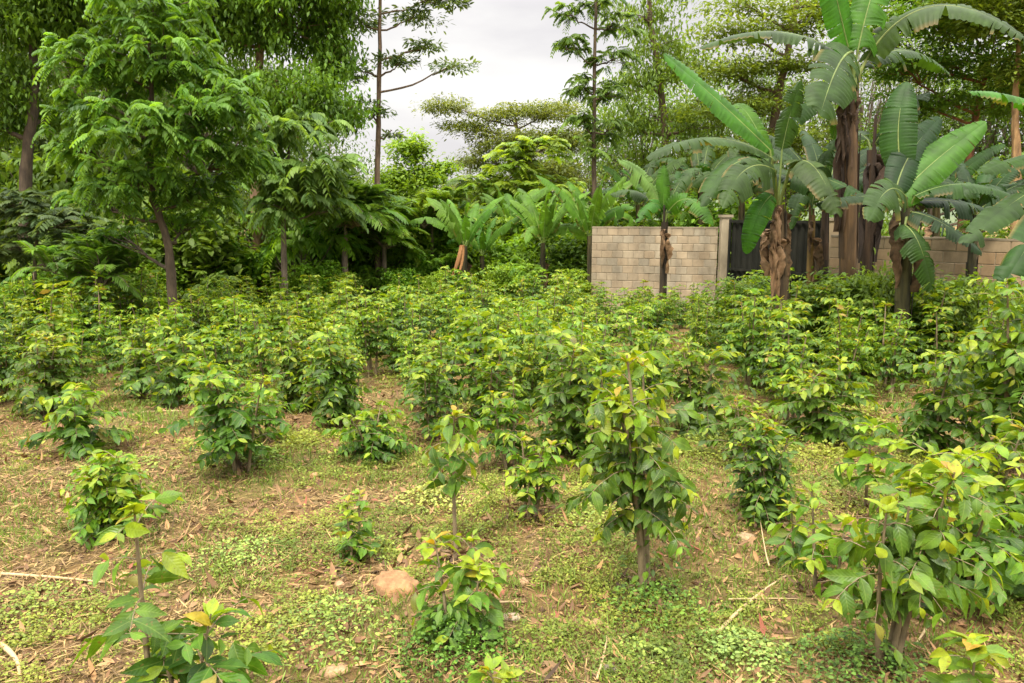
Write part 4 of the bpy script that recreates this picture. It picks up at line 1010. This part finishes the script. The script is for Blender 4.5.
# ------------------------------------------------------------------ banana plants
BAN_B = (.046, .135, .008); BAN_M = (.026, .068, .008); BAN_G = (.040, .074, .014); BAN_D = (.017, .042, .009)  # banana greens darkened so their colour carries the shade of the trees
def banana_leaf(parent, base, pts, width, col, tears=0.4, n0=(0, -.5, .9), petiole=None, name='leaf', mat=None, curl=.35):
    """pts: three world control points start, middle, tip of the blade; everything relative to base"""
    p0, p1, p2 = [np.asarray(p, float) - base for p in pts]
    g = Geo(); NS = 64; t = np.linspace(0, 1, NS + 1)
    ctr = bez(p0, p1, p2, NS + 1); T = nrm(np.gradient(ctr, axis=0))
    L = np.linalg.norm(np.diff(ctr, axis=0), axis=1).sum()
    ref = np.asarray(n0, float)
    side = nrm(np.cross(T, ref)); N = nrm(np.cross(side, T))
    wprof = np.clip(np.sin(np.clip(t * .93 + .07, 0, 1) * math.pi) ** .42, 0, 1) * (1 - .12 * t); wprof[-1] = .04; wprof[0] = .12
    wv = width * .57 * wprof
    up = np.array([0, 0, 1.]); M = 5
    for sg in (-1, 1):
        # cut each half into strips
        cuts = [0]
        while cuts[-1] < NS:
            cuts.append(min(NS, cuts[-1] + int(RNG.integers(1, 4) if RNG.random() < tears * .7 else RNG.integers(4, 18))))
        dro = 0
        for a, b in zip(cuts[:-1], cuts[1:]):
            dro = (RNG.uniform(.0, .4) + (RNG.random() < .2) * .6) * (1 if tears > .15 else .15); sk = RNG.normal(0, .03 if tears > .15 else .008); sqz = RNG.uniform(.0, .3) if tears > .15 else RNG.uniform(0, .06)
            short = RNG.uniform(.8, 1.0) if tears > .2 else RNG.uniform(.97, 1)
            rows = []
            idx = np.arange(a, b + 1)
            for m in range(M + 1):
                u = m / M
                squeeze = 1 - sqz * u ** 1.5      # gap opens outward
                mid = (a + b) / 2
                ii = mid + (idx - mid) * squeeze
                c = np.stack([np.interp(ii, np.arange(NS + 1), ctr[:, q]) for q in range(3)], -1)
                s_ = np.stack([np.interp(ii, np.arange(NS + 1), side[:, q]) for q in range(3)], -1)
                n_ = np.stack([np.interp(ii, np.arange(NS + 1), N[:, q]) for q in range(3)], -1)
                w_ = np.interp(ii, np.arange(NS + 1), wv) * short
                rip = .012 * np.sin(ii * 2.6) * u
                rows.append(c + sg * s_ * (w_ * u * (1 - .12 * u * curl))[:, None] + n_ * (.22 * w_ * u - curl * w_ * u * u + rip)[:, None] - up * (dro * w_ * u * u)[:, None] + T[idx] * sk * u)
            V = np.array(rows)      # (M+1, k, 3)
            k = len(idx)
            i = np.arange(M)[:, None] * k; j = np.arange(k - 1)[None]
            F = np.stack([i + j, i + j + 1, i + k + j + 1, i + k + j], -1).reshape(-1, 4)
            if sg < 0: F = F[:, ::-1]
            cc = np.asarray(col) * RNG.normal(1, .05)
            Cv = np.tile(cc, ((M + 1) * k, 1)).reshape(M + 1, k, 3)
            str_ = 1 + .10 * np.sin(idx * 2.1 + sg)[None, :, None] * np.linspace(.3, 1, M + 1)[:, None, None]
            Cv = Cv * str_
            if RNG.random() < .35 * (tears > .2): Cv[-1] = lerp(Cv[-1], (.22, .15, .05), .7)
            g.add(V.reshape(-1, 3), F, None, np.clip(Cv.reshape(-1, 3), .005, .6))
    mt = mat or M_BANANA
    lf = g.build(name, mt, parent)
    gm = Geo(); cm = lerp(col, (.30, .36, .12), .65)
    tube(gm, ctr - N * .006, np.linspace(.020, .004, NS + 1) * (width / .6), 6, C=cm)
    if petiole is not None:
        q0 = np.asarray(petiole, float) - base
        tube(gm, bez(q0, (q0 + p0) / 2 + [0, 0, .04], p0, 8), np.linspace(.035, .02, 8) * (width / .6), 8, C=cm)
    gm.build('midrib', mt, lf)
    return lf

def stem_mesh(pts, r0, r1, parent, tint=(1, 1, 1), name='pseudostem'):
    g = Geo(); n = 16; ctr = np.stack([np.interp(np.linspace(0, len(pts) - 1, n), np.arange(len(pts)), np.asarray(pts)[:, q]) for q in range(3)], -1)
    tube(g, ctr, np.linspace(r0, r1, n), 16, C=tint, jag=.035)
    # old leaf sheaths wrapping the stem, peeling slightly
    for k in range(9):
        f = RNG.uniform(.05, .8); i0 = int(f * (n - 2)); a = RNG.uniform(0, 6.28); r = lerp(r0, r1, f) + .012
        ln = RNG.uniform(.25, .5) * np.linalg.norm(ctr[-1] - ctr[0])
        tt = np.linspace(0, 1, 8); V = []
        d = nrm(ctr[-1] - ctr[0])
        for q in tt:
            c = ctr[i0] + d * ln * q
            for w in np.linspace(-.55, .55, 4):
                ra = r * (1 + .10 * q ** 4)
                wa = w * (1 - .6 * q)
                V.append(c + np.array([math.cos(a + wa), math.sin(a + wa), 0]) * ra)
        i = np.arange(7)[:, None] * 4; j = np.arange(3)[None]
        t_ = RNG.uniform(.5, 1.5)
        g.add(V, np.stack([i + j, i + j + 1, i + 5 + j, i + 4 + j], -1).reshape(-1, 4), None, np.asarray(tint) * t_)
    return g.build(name, M_BANSTEM, parent)

def dry_leaves(parent, base, top, n, L, spread=.25, col=(.30, .17, .07)):
    top = np.asarray(top) - base
    for k in range(n):
        a = RNG.uniform(0, 6.28); out = np.array([math.cos(a), math.sin(a), 0])
        s = top - np.array([0, 0, RNG.uniform(0, .5)]); l = L * RNG.uniform(.6, 1.1)
        l = min(l, s[2] - .08)
        g = Geo(); NS = 18
        ctr = bez(s + out * .08, s + out * spread * 1.6 + [0, 0, -.05], s + out * (spread * RNG.uniform(.6, 1.2)) - np.array([0, 0, l]), NS)
        tg = np.cross(out, [0, 0, 1]); t = np.linspace(0, 1, NS)
        w = .055 * np.sin(np.clip(t * .9 + .1, 0, 1) * math.pi) ** .5 * RNG.uniform(.6, 1.3)
        V = []
        for q in range(NS):
            for u in (-1, -.5, 0, .5, 1):
                V.append(ctr[q] + tg * u * w[q] * (1 + .25 * RNG.normal()) + out * (.06 * math.cos(u * 2.5 + q * .8) + RNG.normal(0, .01)))
        i = np.arange(NS - 1)[:, None] * 5; j = np.arange(4)[None]
        c = np.clip(np.asarray(col) * RNG.uniform(.4, 1.5), .01, .7)
        g.add(V, np.stack([i + j, i + j + 1, i + 6 + j, i + 5 + j], -1).reshape(-1, 4), None, c * np.clip(RNG.normal(1, .2, (len(V), 1)), .4, 1.8))
        g.build('dry_leaf', M_DRY, parent)

def banana(label, base, top, r0, r1, leaves, dry=5, dryL=1.0, tint=(1, 1, 1), group=None, dcol=(.15, .088, .042), dspread=.14):
    base = np.asarray(base, float); o = thing('banana_plant', label, 'banana plant', base, group)
    top = np.asarray(top, float)
    stem_mesh([np.array([0, 0, -.1]), (top - base) * .5, top - base], r0, r1, o, tint)
    for lf in leaves:
        st, md, tp, w, col, tears = lf[:6]; n0 = lf[6] if len(lf) > 6 else (0, -.5, .9)
        banana_leaf(o, base, (st, md, tp), w, col, tears, n0, petiole=top - np.array([0, 0, .1]))
    if dry: dry_leaves(o, base, top, dry, dryL, dspread, col=dcol)
    return o

# big plant (right centre)
Y0 = 11.6; b = G(852, Y0); tp = at(850, 92, Y0)
banana('biggest banana plant, with thick brown fibrous stem and torn leaves', b, tp, .15, .10, [
    (at(852, 52, Y0 - .3), at(838, 52, Y0 - 1.0), at(820, 116, Y0 - 1.4), .80, BAN_G, .7, (.15, -.95, .35)),
    (at(850, 55, Y0), at(836, 0, Y0 - .2), at(822, -70, Y0 - .6), .62, BAN_B, .1, (.4, -.9, .2)),
    (at(866, 60, Y0), at(925, -40, Y0 - .4), at(1030, 42, Y0 - .8), .62, BAN_G, .85, (0, -.6, .8)),
    (at(862, 66, Y0 + .2), at(905, 30, Y0 + .6), at(950, 75, Y0 + 1.0), .5, BAN_M, .7),
    (at(845, 58, Y0 + .2), at(780, 10, Y0 + .3), at(700, 48, Y0 + .6), .45, BAN_G, .8, (0, -.4, .9)),
    (at(846, 82, Y0), at(815, 88, Y0 - .2), at(790, 128, Y0), .45, BAN_M, .5),
    (at(858, 50, Y0 - .1), at(868, 0, Y0), at(890, -60, Y0 + .2), .5, BAN_B, .2, (-.3, -.9, .3))],
    dry=10, dryL=1.8, tint=(1.15, .95, .72), dcol=(.08, .048, .028), dspread=.07)
# its sucker, dark stem beside
b = G(868, 11.9); tp = at(872, 150, 11.9)
banana('dark stemmed banana shoot pressed against the biggest one', b, tp, .10, .07, [
    (at(876, 142, 11.8), at(895, 110, 11.6), at(930, 92, 11.6), .4, BAN_D, .4), (at(868, 140, 12), at(850, 120, 12.4), at(838, 150, 12.6), .4, BAN_M, .5)],
    dry=5, dryL=1.4, tint=(.45, .36, .3), dcol=(.06, .035, .022))
# middle plant
Y0 = 11.0; b = G(788, Y0); tp = at(778, 205, Y0)
banana('banana plant with a long bright leaf pointing up left and dry rags at its foot', b, tp, .12, .085, [
    (at(770, 150, Y0), at(720, 100, Y0), at(664, 54, Y0 - .2), .46, BAN_B, .1, (.55, -.75, .45)),
    (at(770, 158, Y0), at(740, 85, Y0 + .4), at(728, 112, Y0 + .6), .36, BAN_B, .1),
    (at(772, 158, Y0 - .2), at(715, 118, Y0 - .6), at(646, 158, Y0 - 1.0), .36, BAN_G, .5, (0, -.55, .85)),
    (at(772, 166, Y0 - .2), at(735, 140, Y0 - .8), at(700, 206, Y0 - 1.3), .44, BAN_M, .6, (-.25, -.75, .6)),
    (at(775, 170, Y0 - .3), at(742, 150, Y0 - 1.2), at(722, 208, Y0 - 1.5), .42, BAN_G, .6, (-.1, -.9, .4)),
    (at(790, 168, Y0 - .2), at(812, 140, Y0 - .8), at(838, 214, Y0 - 1.2), .50, BAN_G, .6, (.2, -.85, .5)),
    (at(790, 172, Y0), at(835, 175, Y0 - .3), at(878, 205, Y0 - .4), .42, BAN_M, .5, (0, -.5, .9)),
    (at(772, 195, Y0 - .2), at(757, 205, Y0 - .6), at(746, 254, Y0 - .5), .32, BAN_B, .1, (-.2, -.9, .3)),
    (at(782, 150, Y0), at(790, 110, Y0), at(800, 82, Y0 + .2), .34, BAN_M, .2, (.2, -.95, .2))],
    dry=11, dryL=.95, tint=(.8, .75, .6), dcol=(.22, .13, .065))
# second small stem near it with yellow sheath
b = G(812, 12.0); tp = at(812, 215, 12.0)
banana('thin banana shoot with yellowed sheath between the two larger plants', b, tp, .07, .05, [
    (at(812, 205, 12), at(822, 160, 12), at(835, 140, 12.2), .3, BAN_M, .3), (at(812, 205, 12), at(800, 175, 11.8), at(790, 230, 11.6), .3, BAN_M, .4)], dry=3, dryL=.8, tint=(1.6, 1.4, .6))
# plant with upright bright leaves
Y0 = 10.2; b = G(905, Y0); tp = at(908, 208, Y0)
banana('banana plant with upright glossy leaves above the right block wall', b, tp, .11, .08, [
    (at(902, 175, Y0 + .2), at(892, 120, Y0 + .3), at(908, 82, Y0 + .5), .46, BAN_M, .1, (-.5, -.85, .1)),
    (at(898, 200, Y0), at(920, 168, Y0 + .1), at(986, 122, Y0 + .1), .52, BAN_B, .08, (-.3, -.85, .55)),
    (at(896, 190, Y0), at(905, 150, Y0 + .2), at(940, 118, Y0 + .5), .44, BAN_D, .15, (-.2, -.9, .3)),
    (at(905, 196, Y0 - .2), at(888, 172, Y0 - .8), at(868, 222, Y0 - 1.1), .44, BAN_G, .4, (-.1, -.9, .45)),
    (at(895, 200, Y0), at(860, 190, Y0 - .1), at(815, 206, Y0 - .2), .34, BAN_D, .3),
    (at(915, 196, Y0 - .1), at(965, 170, Y0 - .2), at(1022, 200, Y0 - .2), .34, BAN_M, .5, (0, -.3, .95)),
    (at(916, 202, Y0), at(955, 195, Y0 + .3), at(1002, 215, Y0 + .5), .36, BAN_D, .4),
    (at(912, 212, Y0 - .1), at(940, 215, Y0 - .4), at(982, 252, Y0 - .4), .40, BAN_D, .5),
    (at(905, 225, Y0 - .2), at(922, 235, Y0 - .6), at(932, 290, Y0 - .5), .42, BAN_M, .3, (.2, -.9, .4))],
    dry=3, dryL=.8, tint=(.6, .75, .4))
# off-frame plant at right
Y0 = 8.8; b = G(1085, Y0); tp = at(1085, 175, Y0)
banana('banana plant cut by the right edge, its leaves reaching in over the wall', b, tp, .13, .09, [
    (at(1078, 130, Y0), at(1030, 88, Y0 - .1), at(966, 92, Y0 - .2), .30, BAN_B, .3, (0, -.35, .95)),
    (at(1078, 150, Y0), at(1030, 150, Y0 - .2), at(978, 172, Y0 - .3), .34, BAN_M, .4),
    (at(1078, 168, Y0), at(1020, 190, Y0 - .4), at(964, 242, Y0 - .7), .38, BAN_G, .5, (-.2, -.6, .7)),
    (at(1080, 190, Y0 - .2), at(1035, 225, Y0 - .9), at(1000, 292, Y0 - 1.0), .46, BAN_M, .3, (-.3, -.85, .4)),
    (at(1090, 120, Y0), at(1110, 60, Y0), at(1130, 20, Y0), .4, BAN_B, .2, (0, -.9, .3))],
    dry=4, dryL=.9)
# small plant before the wall
Y0 = 14.2; b = G(663, Y0); tp = at(664, 222, Y0)
banana('young banana plant with a thin dark stem in front of the grey block wall', b, tp, .075, .05, [
    (at(662, 212, Y0), at(650, 170, Y0), at(618, 160, Y0 - .2), .38, (.12, .22, .05), .4, (.3, -.8, .5)),
    (at(664, 212, Y0), at(655, 190, Y0 - .3), at(637, 222, Y0 - .5), .34, BAN_B, .3, (-.2, -.8, .5)),
    (at(668, 212, Y0), at(690, 180, Y0 - .3), at(712, 226, Y0 - .6), .42, BAN_B, .4, (.2, -.8, .5)),
    (at(666, 212, Y0), at(680, 170, Y0 + .1), at(700, 168, Y0 + .2), .32, BAN_G, .4),
    (at(664, 210, Y0), at(662, 185, Y0), at(664, 165, Y0 + .1), .26, BAN_B, .1, (0, -1, 0)),
    (at(662, 214, Y0 + .1), at(640, 180, Y0 + .3), at(610, 195, Y0 + .4), .34, BAN_G, .5)],
    dry=3, dryL=.7, tint=(.5, .45, .35))
# leaves behind the wall between: pale banana
def generic_banana(px, Y, py_top, label, k=8, L=1.5, cols=(BAN_B, BAN_M), dry=3, group=None, up=0, wd=.44, tint=(.7, .8, .4)):
    b = G(px, Y); tp = at(px + RNG.uniform(-4, 4), py_top, Y); LV = []
    for q in range(k):
        a = q * 2.4 + RNG.uniform(-.3, .3); el = (RNG.uniform(.5, 1.9) if q % 3 else 2.4) + up * RNG.uniform(.2, 1.2)
        l = L * RNG.uniform(.75, 1.15); h = np.array([math.cos(a), math.sin(a) * .8, 0])
        s = tp + h * .12 + [0, 0, .15]; d = nrm(h + np.array([0, 0, el]))
        m = s + d * l * .6; e = s + d * l * .75 + h * l * .35 - np.array([0, 0, l * RNG.uniform(.15, .7) if el < 1.6 else 0])
        LV.append((s, m, e, wd * L / 1.5 * RNG.uniform(.8, 1.15), lerp(cols[0], cols[1], RNG.random()), RNG.uniform(.1, .6), (-h[0] * .6, -.7, .7)))
    return banana(label, b, tp, .08, .055, LV, dry=dry, dryL=.8, tint=tint, group=group)
generic_banana(462, 19.0, 246, 'banana plant with an orange-brown dry leaf hanging at its foot, in the back grove', 10, 1.5, ((.13, .25, .025), (.07, .16, .012)), dry=1, up=1, wd=.32)
generic_banana(540, 19.5, 243, 'light green banana plant in the middle of the back grove', 11, 1.55, ((.13, .25, .025), (.07, .16, .012)), dry=1, up=1, wd=.32)
generic_banana(590, 18.9, 236, 'banana plant with upright leaves touching the left end of the block wall', 11, 1.7, ((.13, .25, .025), (.07, .16, .012)), dry=0, up=1, wd=.36)
generic_banana(508, 22.5, 232, 'banana plant half hidden behind the back grove', 10, 1.6, ((.13, .25, .025), (.07, .16, .012)), dry=1, up=1, wd=.32)
generic_banana(640, 20.5, 205, 'banana plant with its leaves showing over the grey block wall', 9, 1.5, (BAN_G, BAN_B), dry=0)
generic_banana(700, 20.0, 190, 'banana plant with grey-green leaves over the wall beside the pillar', 9, 1.6, (BAN_G, BAN_M), dry=0)
generic_banana(742, 18.6, 195, 'banana plant directly behind the metal gate', 8, 1.5, (BAN_M, BAN_G), dry=0)
generic_banana(935, 15.8, 205, 'banana plant rising behind the right block wall', 7, 1.3, (BAN_D, BAN_M), dry=1)
generic_banana(432, 21.5, 240, 'pale banana plant at the left end of the back grove', 9, 1.5, (BAN_B, (.14, .26, .04)), dry=0, up=1, wd=.32)
generic_banana(485, 20.2, 255, 'short yellow-green banana sucker low in the back grove', 8, 1.2, ((.14, .26, .03), BAN_B), dry=0, up=1.2, wd=.3)
generic_banana(566, 20.6, 252, 'short banana sucker left of the upright-leaved plant', 8, 1.2, ((.12, .24, .03), BAN_B), dry=0, up=1.2, wd=.3)
generic_banana(826, 13.4, 205, 'dark banana plant crowding behind the biggest one on its left', 10, 1.5, (BAN_D, BAN_M), dry=0, tint=(.5, .4, .3))
generic_banana(972, 12.3, 215, 'dark low banana plant against the middle of the right wall', 9, 1.2, (BAN_D, BAN_M), dry=0, tint=(.4, .5, .3))
# orange hanging dead leaf bract of the grove plant
b = G(459, 18.7); o = thing('dead_banana_frond', 'orange-brown dead frond standing before the back banana grove', 'frond', b)
g = Geo()
for k in range(5):
    s = at(462 + RNG.uniform(-2, 2), 245, 18.7) - b; e = at(456 + RNG.uniform(-5, 5), 276, 18.6) - b
    ctr = bez(s, (s + e) / 2 + RNG.normal(0, .05, 3), e, 8)
    w = .035 * np.sin(np.linspace(.15, 1, 8) * math.pi * .95) + .004
    V = np.stack([ctr + np.array([1, 0, 0]) * w[:, None], ctr + np.array([0, -.04, 0]), ctr - np.array([1, 0, 0]) * w[:, None]], 1).reshape(-1, 3)
    i = np.arange(7)[:, None] * 3; j = np.arange(2)[None]
    g.add(V, np.stack([i + j, i + j + 1, i + 4 + j, i + 3 + j], -1).reshape(-1, 4), None, np.array((.30, .14, .05)) * RNG.uniform(.6, 1.2))
g.build('blade', M_DRY, o)

# ------------------------------------------------------------------ light
SUN_EL, SUN_AZ = R(58), R(-25)     # azimuth measured from behind the camera, to the left
sd = bpy.data.lights.new('sun', 'SUN'); sd.energy = 2.0; sd.angle = R(12); sd.color = (1, .93, .78)
so = bpy.data.objects.new('sun', sd); COL.objects.link(so)
src = Vector((math.sin(SUN_AZ) * math.cos(SUN_EL), -math.cos(SUN_AZ) * math.cos(SUN_EL), math.sin(SUN_EL)))
so.rotation_euler = src.to_track_quat('Z', 'Y').to_euler(); so.location = (0, 0, 30)

w = bpy.data.worlds.new('World'); SC.world = w; w.use_nodes = True
N = w.node_tree.nodes; L = w.node_tree.links; N.clear()
out = N.new('ShaderNodeOutputWorld'); bg = N.new('ShaderNodeBackground'); bg.inputs['Strength'].default_value = .1
sky = N.new('ShaderNodeTexSky'); sky.sky_type = 'NISHITA'; sky.sun_disc = False
sky.sun_elevation = SUN_EL; sky.sun_rotation = math.atan2(src.x, src.y); sky.air_density = 1.2; sky.dust_density = 3
tc = N.new('ShaderNodeTexCoord'); sep = N.new('ShaderNodeSeparateXYZ'); L.new(tc.outputs['Generated'], sep.inputs[0])
# overcast deck: brighter toward the zenith
mr = N.new('ShaderNodeMapRange'); mr.inputs[1].default_value = .25; mr.inputs[2].default_value = 1; mr.inputs[3].default_value = 1.0; mr.inputs[4].default_value = 6.6
L.new(sep.outputs[2], mr.inputs[0])
mp = N.new('ShaderNodeMapping'); mp.inputs['Scale'].default_value = (1, 1, 3.2); L.new(tc.outputs['Generated'], mp.inputs[0])
nz = N.new('ShaderNodeTexNoise'); nz.inputs['Scale'].default_value = 3.0; nz.inputs['Detail'].default_value = 6; nz.inputs['Roughness'].default_value = .5
L.new(mp.outputs[0], nz.inputs['Vector'])
cr = N.new('ShaderNodeValToRGB'); e = cr.color_ramp.elements
e[0].position = .38; e[0].color = (.76, .735, .745, 1); e[1].position = .62; e[1].color = (1.0, .98, .945, 1)
L.new(nz.outputs['Fac'], cr.inputs[0])
vm = N.new('ShaderNodeVectorMath'); vm.operation = 'SCALE'; L.new(cr.outputs[0], vm.inputs[0])
mm = N.new('ShaderNodeMath'); mm.operation = 'MULTIPLY'; mm.inputs[1].default_value = 4.7; L.new(mr.outputs[0], mm.inputs[0]); L.new(mm.outputs[0], vm.inputs['Scale'])
mx = N.new('ShaderNodeMix'); mx.data_type = 'RGBA'; mx.inputs[0].default_value = .97
L.new(sky.outputs[0], mx.inputs[6]); L.new(vm.outputs[0], mx.inputs[7]); L.new(mx.outputs[2], bg.inputs[0]); L.new(bg.outputs[0], out.inputs[0])

cam = bpy.data.cameras.new('camera'); co = bpy.data.objects.new('camera', cam); COL.objects.link(co)
cam.sensor_width = 36; cam.lens = F_ / W_ * 36; cam.clip_start = .05; cam.clip_end = 2000
co.location = (0, 0, CAM_Z); co.rotation_euler = (math.pi / 2 - PITCH, 0, 0)
SC.camera = co
vs = SC.view_settings; vs.view_transform = 'Standard'; vs.look = 'None'; vs.gamma = 1; vs.use_curve_mapping = False; vs.exposure = 1.24
SC.render.engine = 'CYCLES'
c = SC.cycles; c.use_denoising = True; c.max_bounces = 8; c.diffuse_bounces = 4; c.glossy_bounces = 2; c.transmission_bounces = 4; c.transparent_max_bounces = 4
c.sample_clamp_indirect = 6
print('tris', sum(len(m.polygons) for m in bpy.data.meshes))
